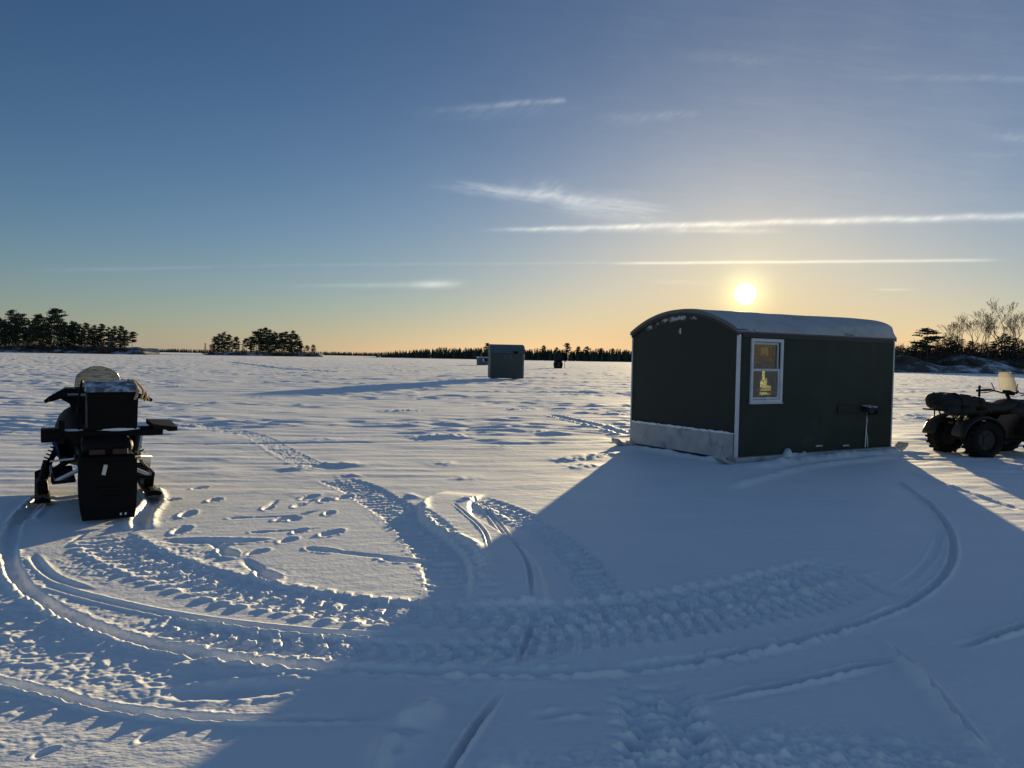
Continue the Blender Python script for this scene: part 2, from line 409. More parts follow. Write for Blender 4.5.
def dense(pts, step=0.12):
    P = np.array(pts, float)
    ext = np.vstack([2*P[0]-P[1], P, 2*P[-1]-P[-2]])
    out = []
    for i in range(1, len(ext)-2):
        p0, p1, p2, p3 = ext[i-1:i+3]
        n = max(2, int(np.linalg.norm(p2-p1)/step))
        t = np.linspace(0, 1, n, endpoint=False)[:, None]
        out.append(0.5*((2*p1)+(-p0+p2)*t+(2*p0-5*p1+4*p2-p3)*t*t+(-p0+3*p1-3*p2+p3)*t**3))
    out.append(P[-1:])
    return np.vstack(out)
def near_line(pixels, reach, world=False):
    """vertices within reach of a ground line traced by pixel: index, signed distance (+ = left), arc length, total"""
    Pw = dense(pixels if world else [at(*p) for p in pixels])
    seg = np.linalg.norm(np.diff(Pw, axis=0), axis=1); S = np.concatenate([[0], np.cumsum(seg)])
    lo = Pw.min(0)-reach; hi = Pw.max(0)+reach
    cand = np.nonzero((X > lo[0]) & (X < hi[0]) & (Y > lo[1]) & (Y < hi[1]))[0]
    cx, cy = X[cand], Y[cand]
    bd = np.full(len(cand), 1e9, np.float32); bs = np.zeros(len(cand), np.float32); sg = np.zeros(len(cand), np.float32)
    for i0 in range(0, len(seg), 8):
        i1 = min(i0+8, len(seg)); q = Pw[i0:i1+1]; l2 = q.min(0)-reach; h2 = q.max(0)+reach
        k = np.nonzero((cx > l2[0]) & (cx < h2[0]) & (cy > l2[1]) & (cy < h2[1]))[0]
        if not len(k): continue
        for i in range(i0, i1):
            if seg[i] < 1e-6: continue
            e = (Pw[i+1]-Pw[i])/seg[i]
            ax = cx[k]-Pw[i, 0]; ay = cy[k]-Pw[i, 1]
            t = np.clip(ax*e[0]+ay*e[1], 0, seg[i])
            ex = ax-t*e[0]; ey = ay-t*e[1]; dd = np.hypot(ex, ey)
            better = dd < bd[k]; kk = k[better]
            bd[kk] = dd[better]; bs[kk] = S[i]+t[better]; sg[kk] = np.sign(e[0]*ey-e[1]*ex)[better]
    ok = bd < reach
    return cand[ok], (bd*sg)[ok], bs[ok], S[-1]
def ends(s, T, e=0.4): return sst(s, 0, e)*(1-sst(s, T-e, T))
def groove(pix, w, depth, rim=0.02, side=0, rough=0.0, e=0.4, seed=0, world=False):
    i, d, s, T = near_line(pix, w*5+0.25, world)
    n = perlin(s/0.35, d/0.2+seed*3.1, 50+seed); n2 = perlin(X[i]/0.07, Y[i]/0.07, 51+seed)
    ww = w*(1+0.25*perlin(s/0.6, s*0+seed, 52))
    h = -depth*np.exp(-(d/ww)**4)
    for sd in (-1, 1):
        k = 1.0 if side in (0, sd) else 0.3
        h = h + k*rim*np.exp(-((d*sd-1.55*w)/(0.55*w))**2)*np.clip(0.85+.35*n+rough*n2*.8, 0, 1.9)
    if rough: h = h + rough*0.008*n2*np.exp(-(d/(w*2.5))**2)
    H[i] += h*ends(s, T, e); DIST[i] = np.maximum(DIST[i], (.25+.75*min(1, rough))*np.exp(-(d/(w*2.4))**2)*ends(s, T, e))
def tread(pix, w, depth, lug, period, chev=0.25, rim=0.02, rough=1.0, e=0.6, seed=0, world=False, fade=None):
    i, d, s, T = near_line(pix, w*0.9+0.25, world)
    q = d/(w/2)
    wob_ = perlin(s/1.1, s*0+seed*1.7, 60)*0.10
    inside = 1-sst(np.abs(q+wob_), 0.86, 1.08)
    ph = s/period + chev*np.abs(q)**1.2*2 + 0.12*perlin(X[i]/.3, Y[i]/.3, 61+seed)
    L = np.clip(np.sin(2*np.pi*ph)*3.0, -1, 1)
    cell = perlin(np.floor(ph)*.73+.31, np.floor(q*2.0)*.91+seed, 62+seed)
    col_ = 0.65+0.35*np.cos(2*np.pi*q*1.0)
    n = perlin(X[i]/.035, Y[i]/.035, 63+seed) + .6*perlin(X[i]/.07, Y[i]/.07, 66+seed); nb = perlin(X[i]/.17, Y[i]/.17, 64+seed); nr = perlin(s/.12, d/.1, 65+seed)
    h = inside*(-depth*.8 + .75*lug*L*(0.7+0.9*cell)*col_ + rough*(0.005*n+0.006*nb))
    edge = np.exp(-((np.abs(q)-1.12)/0.20)**2)
    h = h + .40*rim*edge*np.clip(.7+.7*nr+.6*L, 0, 2)
    k = ends(s, T, e)
    if fade is not None: k = k*np.interp(s/T, np.linspace(0, 1, len(fade)), fade)
    H[i] += h*k; DIST[i] = np.maximum(DIST[i], np.exp(-(q/1.15)**4)*k)
def ridge(pix, w, h0, rough=0.6, e=0.5, seed=0, world=False):
    i, d, s, T = near_line(pix, w*3.5, world)
    n = perlin(X[i]/.12, Y[i]/.12, 70+seed); n2 = perlin(X[i]/.4, Y[i]/.4, 71+seed)
    H[i] += h0*np.exp(-(d/w)**2)*np.clip(.8+rough*(n+n2), 0.05, 2.5)*ends(s, T, e)
def plateau(pix, w, h0, e=0.5, world=False, soft=.15):
    i, d, s, T = near_line(pix, w, world)
    H[i] += h0*(1-sst(np.abs(d)/(w/2), 1-soft, 1+soft))*ends(s, T, e)
def churn(cpx, rx, ry, amp, seed=0, sc=.09):
    cx, cy = at(*cpx)
    m = np.exp(-(((X-cx)/rx)**2+((Y-cy)/ry)**2)**1.5)
    i = np.nonzero(m > .02)[0]
    n = perlin(X[i]/sc, Y[i]/sc, 80+seed); n2 = perlin(X[i]/(sc*2.6), Y[i]/(sc*2.6), 81+seed)
    H[i] += .20*amp*m[i]*(np.maximum(n-.05, 0)*1.3+.5*np.maximum(n2, -.1)+.55*perlin(X[i]/.035, Y[i]/.035, 82+seed))
def dent(px, L=.28, W=.11, depth=.06, ang=None, tail=0.0, seed=0):
    cx, cy = at(*px)
    i = np.nonzero((np.abs(X-cx) < 1.4) & (np.abs(Y-cy) < 1.4))[0]
    if ang is None: ang = 0.0
    u_, v_ = rot(X[i]-cx, Y[i]-cy, ang)
    q = (u_/(L/2))**2+(v_/(W/2))**2
    n = perlin(X[i]/.05, Y[i]/.05, 90+seed)
    h = -depth*.75*np.exp(-q**2) + depth*.16*np.exp(-((np.sqrt(q)-1.45)/.28)**2)*np.clip(.7+.7*n+.35*v_/W, 0, 1.6)
    if tail:
        h = h - depth*.45*np.exp(-(v_/(W*.28))**2)*sst(u_, L*.2, L*.5)*(1-sst(u_, tail*.5, tail))
    H[i] += h

# main turning loop of a sled, its groove and pushed-up outer bank
LOOP = [(47, 494), (34, 502), (19, 520), (10, 545), (13, 570), (35, 596), (75, 619), (130, 639), (200, 655), (260, 663), (330, 668), (400, 671), (480, 673),
        (560, 672), (640, 667), (720, 656), (800, 640), (870, 620), (915, 600), (944, 575), (953, 550), (946, 525), (926, 502), (896, 480)]
groove(LOOP[:18], .044, .032, .013, side=-1, rough=1.0, seed=1)
groove(LOOP[14:], .026, .040, .014, rough=.4, seed=2)
ridge([(12, 590), (40, 611), (80, 631), (140, 650), (210, 666), (280, 673), (340, 677), (420, 682), (520, 684), (600, 682)], .09, .009, 1.0, seed=3)
groove([(38, 582), (85, 596), (150, 611), (220, 622), (300, 631), (360, 635), (430, 636)], .03, .018, .008, seed=4)
groove([(30, 552), (50, 575), (95, 592)], .03, .014, .006, seed=5)
tread([(120, 618), (170, 629), (240, 641), (300, 646), (360, 650), (430, 652), (520, 650), (600, 645)], .30, .012, .022, .135, .3, .016, 1.2, seed=6)
# the sled's own belt marks leading up to where it parked
BELT = [(100, 532), (118, 548), (150, 563), (190, 577), (240, 590), (300, 601), (360, 610), (430, 615), (500, 616), (570, 614), (640, 607), (720, 595), (800, 577), (860, 560)]
tread(BELT, .44, .018, .022, .15, .2, .026, 1.3, seed=7, fade=[.7, .8, .8, .8, .8, .85, 1.0, 1.15, 1.15, 1.0, .6])
tread([(430, 640), (520, 636), (610, 628), (700, 616), (790, 600), (860, 580)], .50, .010, .022, .105, .45, .012, 1.2, seed=8, fade=[.5, 1, 1, .9, .6])
groove([(60, 548), (75, 540), (90, 530)], .02, .01, .004, seed=9)
groove([(149, 489), (154, 500), (150, 508), (142, 517), (141, 530)], .065, .045, .028, rough=.5, e=.15, seed=10)
groove([(44, 497), (36, 506), (22, 521)], .06, .04, .02, e=.1, seed=11)
# lower single groove
groove([(-60, 668), (0, 682), (50, 693), (100, 706), (170, 715), (250, 719), (330, 719), (402, 716)], .028, .024, .013, side=-1, rough=.6, seed=12)
groove([(520, 719), (560, 714), (612, 712)], .03, .045, .03, rough=1, seed=13)
groove([(690, 702), (760, 691), (830, 677), (890, 662), (905, 657)], .022, .050, .018, rough=.3, seed=14)
groove([(948, 648), (985, 640), (1024, 627), (1090, 600)], .026, .05, .02, rough=.3, seed=15)
ridge([(872, 632), (905, 664), (942, 707), (985, 760), (1010, 790)], .04, .030, .8, seed=16)
groove([(884, 640), (915, 670), (952, 712), (990, 756)], .02, .03, .006, seed=17)
groove([(840, 570), (880, 590), (915, 602)], .05, .02, .01, seed=18)
groove([(890, 590), (915, 575), (935, 550), (940, 530)], .03, .015, .006, seed=19)
ridge([(446, 686), (415, 722), (372, 772), (350, 800)], .07, .045, 1.1, seed=20)
groove([(502, 688), (480, 722), (446, 772), (425, 800)], .018, .042, .018, rough=.4, seed=21)
groove([(534, 612), (526, 640), (512, 670)], .018, .035, .012, seed=22)
ridge([(518, 722), (500, 745), (470, 790)], .07, .02, .9, seed=23)
# tread of the four-wheeler coming towards the camera
tread([(640, 672), (655, 700), (665, 735), (668, 775), (668, 820)], .36, .024, .045, .12, .25, .03, 2.2, seed=24)
churn((800, 752), .75, .22, 0.096, 25); churn((720, 768), .5, .14, 0.096, 26); churn((880, 765), .4, .12, 0.072, 27, .06)
churn((600, 768), .5, .16, 0.056, 28)
# churned snow outside the loop
churn((60, 640), .7, .35, .038, 29); churn((130, 668), .8, .28, .034, 30, .07); churn((0, 625), .6, .5, .038, 31); churn((220, 690), .5, .16, .022, 32)
churn((30, 700), .5, .16, .022, 33, .05); churn((0, 740), .4, .10, .014, 133, .05)
churn((150, 560), .6, .55, .040, 34); churn((110, 560), .5, .5, .03, 134, .06); churn((210, 575), .6, .3, .03, 135)
dent((235, 690), .5, .16, .035, R(12), 0, 35); ridge([(205, 683), (235, 680), (243, 688)], .10, .02, .4, seed=36)
# the S-shaped trail in the middle: belt trench on its left, smooth shelf with a sharp lip
tread([(330, 478), (358, 488), (385, 503), (412, 522), (437, 545), (455, 572), (466, 606)], .48, .022, .022, .15, .05, .004, 1.0, seed=37)
plateau([(468, 492), (448, 503), (446, 518), (470, 535), (496, 556), (506, 580), (508, 612)], .52, .045, soft=.12)
ridge([(428, 498), (424, 508), (425, 518), (436, 530), (462, 543), (478, 553), (485, 572), (486, 604)], .05, .03, .4, seed=38)
ridge([(405, 492), (412, 496), (425, 500)], .06, .05, .6, seed=138)
groove([(472, 498), (486, 511), (498, 527), (516, 550), (528, 574), (532, 606)], .015, .026, .010, seed=39)
groove([(452, 506), (468, 520), (484, 536), (490, 556)], .014, .012, .006, seed=40)
groove([(480, 502), (490, 512), (506, 532), (520, 548)], .014, .02, .008, seed=41)
ridge([(458, 510), (466, 503), (480, 506), (500, 516), (515, 528)], .06, .022, .8, seed=42)
tread([(470, 497), (505, 510), (538, 526), (566, 548), (590, 575), (606, 602), (630, 622)], .34, .018, .024, .13, .3, .010, 1.2, seed=43)
groove([(505, 580), (530, 578), (560, 582)], .03, .012, .006, seed=44)
# boot prints and scuffs
for k, (px, py, L, W, dp, an, tl) in enumerate([
        (215, 500, 0.24, 0.12, 0.050, 85, 0), (188, 514, 0.33, 0.13, 0.060, 96, 0), (182, 530, 0.33, 0.13, 0.050, 94, 0), (228, 553, .30, .13, .08, 127, .6), (268, 576, .30, .14, .08, 127, .6),
        (258, 552, 0.22, 0.10, 0.045, 66, 0), (322, 550, .30, .12, .05, -18, 1.2), (398, 560, .30, .12, .05, -14, 1.0), (332, 533, 0.29, 0.13, 0.070, 64, 0), (286, 518, 0.29, 0.12, 0.050, 62, 0.5),
        (300, 531, 0.22, 0.10, 0.045, 80, 0), (310, 497, 0.31, 0.13, 0.050, 70, 0), (325, 500, 0.26, 0.12, 0.045, 95, 0), (288, 540, 0.22, 0.12, 0.045, 76, 0), (262, 532, .2, .08, .03, 20, .6),
        (240, 518, .22, .09, .03, 15, .7), (205, 541, .7, .2, .04, 5, 0), (236, 541, .5, .16, .035, 12, 0), (345, 497, 0.33, 0.12, 0.050, 75, 0), (300, 505, 0.28, 0.10, 0.045, 80, 0.4), (268, 508, 0.24, 0.10, 0.045, 96, 0.5),
        (295, 519, 0.22, 0.10, 0.045, 85, 0), (330, 513, 0.22, 0.10, 0.045, 90, 0), (172, 500, 0.22, 0.10, 0.045, 64, 0), (200, 488, 0.22, 0.10, 0.045, 60, 0), (150, 735, .14, .06, .02, 75, 0), (46, 752, .10, .05, .018, 60, 0)]):
    dent((px, py), L*.8, W*.88, dp*.9, R(an), tl, k)
# drifts, mounds and old tracks farther out
ridge([(285, 473), (315, 466), (345, 464), (365, 467)], .18, .032, .8, seed=45)
ridge([(330, 480), (350, 476), (372, 478)], .15, .025, .9, seed=46)
for k, (p, w, h0) in enumerate([([(420, 440), (445, 436), (470, 438)], .35, .075), ([(445, 430), (470, 429)], .3, .05), ([(520, 432), (560, 431)], .3, .05), ([(380, 412), (420, 410)], .4, .06),
        ([(545, 462), (590, 457), (625, 452)], .22, .05), ([(560, 470), (600, 463)], .2, .035), ([(210, 460), (250, 459)], .2, .03), ([(500, 410), (540, 409)], .4, .05), ([(300, 440), (350, 438)], .3, .04),
        ([(600, 415), (630, 414)], .35, .05), ([(910, 420), (925, 419)], .4, .05), ([(420, 465), (470, 462)], .2, .04), ([(440, 480), (490, 476)], .15, .035), ([(480, 448), (520, 447)], .25, .04)]):
    ridge(p, w*1.1, h0*.55, .7, seed=100+k)
tread([(160, 424), (215, 428), (255, 436), (285, 452), (320, 470)], .40, .004, .008, .2, .2, .008, .7, seed=47)
groove([(-20, 430), (60, 426), (150, 425), (200, 428)], .09, .03, .02, seed=48)
groove([(0, 445), (110, 444), (260, 443), (380, 442)], .08, .02, .012, seed=49)
groove([(550, 415), (590, 424), (630, 436)], .12, .03, .02, rough=1, seed=150)
groove([(900, 470), (960, 490), (1024, 512)], .05, .02, .01, seed=151)
groove([(230, 362), (280, 368), (335, 372)], .3, .1, .06, seed=152)
for k in range(70):                                               # scattered wind lumps
    px = rnd.uniform(-40, 640) if k < 52 else rnd.uniform(890, 1060); py = 384 + 85*rnd.random()**1.2
    L = rnd.uniform(14, 46); ridge([(px, py+rnd.uniform(-.6, .6)), (px+L*.5, py-.5), (px+L, py+rnd.uniform(-.6, .6))], rnd.uniform(.10, .28), rnd.uniform(.012, .030), .7, e=.8, seed=200+k)

# ------------- hut siting is needed for the snow banked round it
HC = Vector((3.585, 12.03, 0)); HYAW = .539; HL, HW = 4.05, 2.59
he = Vector((math.cos(HYAW), math.sin(HYAW), 0)); hg = Vector((-math.sin(HYAW), math.cos(HYAW), 0))
def hp(x, y): p = HC + he*x + hg*y; return (p.x, p.y)
ridge([hp(-.35, -.5), hp(.6, -.42), hp(1.7, -.32), hp(2.8, -.25), hp(4.1, -.18)], .20, .10, .25, world=True, seed=300)
ridge([hp(.9, -.06), hp(1.3, -.06), hp(1.75, -.07)], .10, .13, .6, world=True, seed=301, e=.2)
ridge([(728, 489), (765, 478), (805, 468), (858, 461), (902, 457)], .10, .055, .2, seed=303)
ridge([hp(-.06, 0), hp(-.10, 1.2), hp(-.12, 2.4)], .12, .05, .4, world=True, seed=302)

crumb = np.maximum(perlin(X/.036, Y/.030, 410)-.30, 0)*.018 + np.maximum(perlin(X/.075, Y/.06, 411)-.42, 0)*.026
fine_n = .0022*perlin(X/.020, Y/.020, 412) + .0016*perlin(X/.045, Y/.045, 413)
H += (1-sst(GR, 7, 11))*(.0006*perlin(X/.05, Y/.04, 414) + .0004*perlin(X/.022, Y/.02, 415))
H += .0035*sst(X, -.5, 1.5)*(1-sst(Y, 9.5, 11))*perlin(a/1.1, b/.16, 416)*sst(perlin(X/1.6, Y/1.2, 417), -.3, .3)
H += DIST*(crumb+fine_n)*(1-sst(GR, 9, 15))
# relief exaggerated inside the hut's cast shadow, standing in for missing light contrast
def side_of(p, q):
    p, q = np.array(at(*p)), np.array(at(*q)); e = (q-p)/np.linalg.norm(q-p)
    return e[0]*(Y-p[1])-e[1]*(X-p[0])
hut_shade = sst(side_of((240, 768), (625, 450))*-1, 0.0, .5)*sst(side_of((1100, 600), (905, 460)), 0.0, .5)*sst(GR, 1.5, 2.5)*(1-sst(GR, 9.5, 11))
H *= (1+.55*hut_shade)
H += hut_shade*(.0022*perlin(X/.055, Y/.045, 420) + .0030*perlin(a/.30, b/.11, 421)*sst(perlin(X/.9, Y/.7, 422), -.3, .4) + .006*np.maximum(perlin(X/.16, Y/.11, 423)-.32, 0)*2)
nr_, nth = len(rr), len(th)
verts = np.stack([GX, GY, H.astype(float)], 1)
verts = np.vstack([verts, [[0, 0, 0]]])
idx = np.arange(nr_*nth).reshape(nr_, nth)
nxt = np.roll(idx, -1, axis=1)
quads = np.stack([idx[:-1], idx[1:], nxt[1:], nxt[:-1]], -1).reshape(-1, 4)
tris = np.stack([np.full(nth, nr_*nth), idx[0], nxt[0]], -1)
me = bpy.data.meshes.new('ground')
me.vertices.add(len(verts)); me.vertices.foreach_set('co', verts.astype(np.float32).ravel())
nl = quads.size + tris.size
me.loops.add(nl); me.loops.foreach_set('vertex_index', np.concatenate([quads[:, ::-1].ravel(), tris[:, ::-1].ravel()]).astype(np.int32))
me.polygons.add(len(quads)+len(tris))
ls = np.concatenate([np.arange(len(quads))*4, quads.size+np.arange(len(tris))*3]).astype(np.int32)
me.polygons.foreach_set('loop_start', ls)
me.update(calc_edges=True); me.validate()
me.polygons.foreach_set('use_smooth', np.ones(len(me.polygons), bool))
me.materials.append(SNOW)
gnd = bpy.data.objects.new('ground', me); col.objects.link(gnd); tag(gnd, kind='structure')
if me.polygons[0].normal.z < 0: me.flip_normals()


# ------------------------------------------------------------------ more materials
M_GREEN = mat('green_wall_paint', (.030, .040, .030), .65, .22, 1.6, bump=.12, spec=.25, dirt=(.065, .07, .065), dirt_at=(.58, .80))
M_WHITE = mat('white_trim_paint', (.62, .63, .66), .45, .10, 6.0)
M_GALV = mat('weathered_metal_skirt', (.36, .37, .39), .5, .18, 5.0, dirt=(.16, .16, .16), dirt_at=(.56, .75))
M_ROOF = mat('grey_roofing', (.11, .115, .12), .6, .15, 4.0)
M_DARKTRIM = mat('dark_edge_trim', (.03, .03, .03), .6)
M_WOODIN = mat('plywood_lining', (.14, .10, .06), .7, .2, 4.0)
M_MASK = mat('dark_mask_cloth', (.05, .035, .03), .9, .2, 12.0)
M_GLASS = glass_mat('window_glass')
M_AMBER = glass_mat('light_muting_pane', (.22, .23, .17), .10, .2)  # dark tint mutes the bright sky and snow seen through the pane
M_BLACK = mat('black_plastic', (.0035, .0035, .004), .6, .3, 9.0, spec=.12)
M_RUBBER = mat('black_rubber', (.006, .006, .006), .8, .3, 20.0, bump=.2, spec=.2)
M_SEAT = mat('black_vinyl', (.005, .005, .006), .6, .25, 14.0, bump=.1, spec=.15)
M_STEEL = mat('grey_steel', (.30, .31, .33), .35, .15, 8.0, metal=.8)
M_ALU = mat('pale_aluminium', (.55, .56, .57), .4, .12, 8.0, metal=.4)
M_BLUE = mat('dark_blue_panel', (.02, .05, .14), .35, .15, 6.0)
M_WPANEL = mat('white_panel', (.70, .70, .68), .35, .08, 6.0)
M_RED = mat('red_lens', (.030, .003, .003), .5, .1, 9.0)
M_REDP = mat('dark_red_panel', (.022, .006, .006), .4, .15, 7.0)
M_GREYP = mat('charcoal_fender_plastic', (.018, .017, .017), .5, .2, 6.0, spec=.3)
M_ROPE = mat('tan_strap', (.42, .30, .18), .8, .2, 30.0)
M_SHIELD = glass_mat('smoked_windshield', (.56, .58, .54), .25, .25)
M_SHIELD2 = frosted_mat('frosted_windshield', (.62, .58, .50), .42)
M_LID = mat('snow_dusted_lid', (.10, .12, .15), .7, .3, 14.0, dirt=(.66, .72, .80), dirt_at=(.47, .60))
M_BAG = mat('black_bag_cloth', (.012, .012, .012), .8, .35, 10.0, bump=.4, dirt=(.16, .16, .17), dirt_at=(.68, .80))
SNOW_ROOF = mat('thin_roof_snow', (.46, .47, .48), .7, .10, 3.0, bump=.3, dirt=(.24, .25, .26), dirt_at=(.50, .75))
M_BLUEHUT = mat('blue_grey_siding', (.055, .085, .11), .6, .12, 2.0)
M_DKHUT = mat('slate_siding', (.030, .042, .044), .6, .12, 2.0)
M_BARK = mat('bark', (.07, .052, .042), .9, .3, 3.0)
M_TWIG = mat('bare_twigs', (.075, .055, .045), .9, .3, 3.0)
M_NEEDLE = mat('pine_needles', (.035, .055, .030), .8, .35, .8)
M_NEEDLE2 = mat('spruce_needles', (.030, .048, .032), .8, .35, .8)
M_SHRUB = mat('shoreline_brush', (.060, .050, .038), .9, .35, .8)
M_ROCK = mat('shore_rock', (.10, .095, .09), .9, .3, .4, dirt=(.7, .76, .84), dirt_at=(.50, .58))
M_SOOT = mat('sooty_steel', (.016, .016, .016), .7, .3, 12.0)

# gable skirt and gable wall carry frost with a shape of its own
def frost_wall():
    m, n, b = new_mat('green_wall_with_frost')
    t = n.nodes.new('ShaderNodeTexCoord'); sp = n.nodes.new('ShaderNodeSeparateXYZ'); n.links.new(t.outputs['Object'], sp.inputs[0])
    no = n.nodes.new('ShaderNodeTexNoise'); no.inputs['Scale'].default_value = 5; no.inputs['Detail'].default_value = 9; no.inputs['Roughness'].default_value = .7
    n.links.new(t.outputs['Object'], no.inputs['Vector'])
    y = NX(n, sp.outputs[1]); z = NX(n, sp.outputs[2]); N_ = NX(n, no.outputs['Fac'])
    yy = (y - 1.295)
    arc = z + yy*yy*0.214 - 2.42                        # 0 at the roof line
    band = arc.sst(-.20, -.07)*(y.sst(.7, 1.1))*(y*-1+2.5).sst(0, .3)
    f = (N_ + band*.26 - .26).sst(.44, .60)*band
    mx = n.nodes.new('ShaderNodeMix'); mx.data_type = 'RGBA'
    n.links.new((f*.85).s, mx.inputs[0])
    r = n.nodes.new('ShaderNodeValToRGB'); r.color_ramp.elements[0].color = (.024, .030, .024, 1); r.color_ramp.elements[1].color = (.036, .043, .035, 1)
    n.links.new(no.outputs['Fac'], r.inputs[0])
    n.links.new(r.outputs[0], mx.inputs[6]); mx.inputs[7].default_value = (.6, .65, .72, 1)
    n.links.new(mx.outputs[2], b.inputs['Base Color']); b.inputs['Roughness'].default_value = .65; b.inputs['Specular IOR Level'].default_value = .25
    return m
M_GABLE = frost_wall()

# ------------------------------------------------------------------ the big fishing hut
hut = empty('fishing_hut', (HC.x, HC.y, 0.0), HYAW, 'large dark green ice fishing hut with arched snowy roof and white window', 'fishing hut')
Z0, ZE, RISE = .06, 2.07, .36
CHORD = HW/2
RAD = (CHORD*CHORD+RISE*RISE)/(2*RISE)
def arcz(y): return ZE + RISE - RAD + math.sqrt(max(0, RAD*RAD-(y-CHORD)**2))
def wall_hole(name, x0, x1, z0, z1, y0, y1, hole, m, parent):
    """a wall in the x-z plane between y0 and y1 with one rectangular opening"""
    hx0, hx1, hz0, hz1 = hole; bm = new()
    for y in (y0, y1):
        o = [bm.verts.new(p) for p in ((x0, y, z0), (x1, y, z0), (x1, y, z1), (x0, y, z1))]
        h = [bm.verts.new(p) for p in ((hx0, y, hz0), (hx1, y, hz0), (hx1, y, hz1), (hx0, y, hz1))]
        for k in range(4): bm.faces.new((o[k], o[(k+1) % 4], h[(k+1) % 4], h[k]))
        if y == y0: O, Hh = o, h
    for k in range(4):
        bm.faces.new((O[k], O[(k+1) % 4], o[(k+1) % 4], o[k])); bm.faces.new((Hh[k], Hh[(k+1) % 4], h[(k+1) % 4], h[k]))
    return obj(name, bm, m, parent)
FH = (.27, .99, .97, 1.965); BH = (3.32, 3.86, .90, 1.95)
fw = wall_hole('wall', 0, HL, Z0, ZE, 0, .045, FH, M_GREEN, hut)
wall_hole('wall', 0, HL, Z0, ZE, HW-.045, HW, BH, M_GREEN, hut)
for xx, mm in ((0.003, M_GABLE), (HL-.048, M_GREEN)):
    ys = np.linspace(.046, HW-.046, 28)
    poly = [(HW-.046, Z0), (.046, Z0)] + [(y, arcz(y)-.006) for y in ys]
    bm = new(); prism(bm, poly, 'x', xx, xx+.045); obj('gable_wall', bm, mm, hut)
bm = new(); box(bm, (HL/2, HW/2, .09), (HL-.1, HW-.1, .06)); obj('floor', bm, M_WOODIN, hut)
# barrel roof
def arc_strip(bm, x0, x1, off0, off1, over, n=36, nx=1):
    ys = np.linspace(-over, HW+over, n)
    def pt(x, y, off):
        z = arcz(min(max(y, 0), HW)); sl = (CHORD-min(max(y, 0), HW))/math.sqrt(max(1e-6, RAD*RAD-(min(max(y, 0), HW)-CHORD)**2))
        if y < 0: z += sl*y
        if y > HW: z += sl*(y-HW)
        return (x, y, z+off)
    loft(bm, [[pt(x, y, off1) for y in ys] + [pt(x, y, off0) for y in ys[::-1]] for x in np.linspace(x0, x1, nx+1)])
bm = new(); arc_strip(bm, -.05, HL+.05, 0.0, .045, .015, nx=8); roof = obj('roof', bm, M_ROOF, hut)
bm = new(); arc_strip(bm, -.064, -.051, .005, .060, .018); obj('fascia', bm, M_ROOF, hut)
bm = new(); arc_strip(bm, -.046, .0, -.050, -.002, .0); obj('gable_moulding', bm, M_DARKTRIM, hut)
bm = new(); arc_strip(bm, HL+.051, HL+.062, -.035, .045, .016); obj('fascia', bm, M_DARKTRIM, hut)
# snow lying on the roof, thin, with a ragged lower edge
sx = np.linspace(-.048, HL+.048, 110); sy = np.linspace(-.030, HW+.030, 70)
SX, SY = np.meshgrid(sx, sy, indexing='ij')
AZ = np.array([[arcz(min(max(y, 0), HW)) + (y*.30 if y < 0 else (-(y-HW)*.30 if y > HW else 0)) for y in sy]]*len(sx))
edge_n = perlin(SX/.5, SY*0+3, 400)*.05 + perlin(SX/.13, SY*0+5, 401)*.022
dist = np.minimum(np.minimum(SY+.030-np.where(SX > .2, .02, .06)+edge_n, HW+.030-SY+edge_n), np.minimum(SX+.058, HL+.058-SX)+.02*perlin(SY/.2, SX*0, 402))
TK = np.clip(dist/.10, 0, 1)**.5*(.040+.012*perlin(SX/.8, SY/.5, 403)) - .008
TK = TK + .15*sst(SX, 1.2, 4.0)*np.exp(-(np.maximum(SY, 0)/.62)**2)*np.clip(dist/.05, 0, 1)**.6
V_ = np.stack([SX, SY, AZ+.045+TK], -1).reshape(-1, 3)
n2 = len(sy); F_ = [(i*n2+j, (i+1)*n2+j, (i+1)*n2+j+1, i*n2+j+1) for i in range(len(sx)-1) for j in range(n2-1)]
nb = len(V_); VB = np.stack([SX, SY, AZ+.030], -1).reshape(-1, 3)
bor = [i*n2 for i in range(len(sx))] + [(len(sx)-1)*n2+j for j in range(1, n2)] + [i*n2+n2-1 for i in range(len(sx)-2, -1, -1)] + [j for j in range(n2-2, 0, -1)]
F_ += [(bor[k], bor[k-1], bor[k-1]+nb, bor[k]+nb) for k in range(len(bor))]
rs = obj_py('roof_snow', np.vstack([V_, VB]).tolist(), F_, SNOW_ROOF, roof, True)
# trims
bm = new(); prism(bm, [(-.024, .034), (-.024, -.020), (.012, -.020), (.012, -.002), (-.002, -.002), (-.002, .034)], 'z', Z0+.02, ZE-.03); obj('corner_trim', bm, M_WHITE, hut)
bm = new(); box(bm, (HL+.010, .012, (Z0+ZE)/2), (.022, .05, ZE-Z0-.05)); obj('corner_trim', bm, M_WHITE, hut)
bm = new(); box(bm, (-.006, HW+.006, (Z0+ZE)/2), (.02, .022, ZE-Z0-.05)); obj('corner_trim', bm, M_WHITE, hut)
bm = new(); box(bm, (HL/2, -.008, ZE-.035), (HL-.1, .02, .07)); obj('eave_board', bm, M_DARKTRIM, hut)
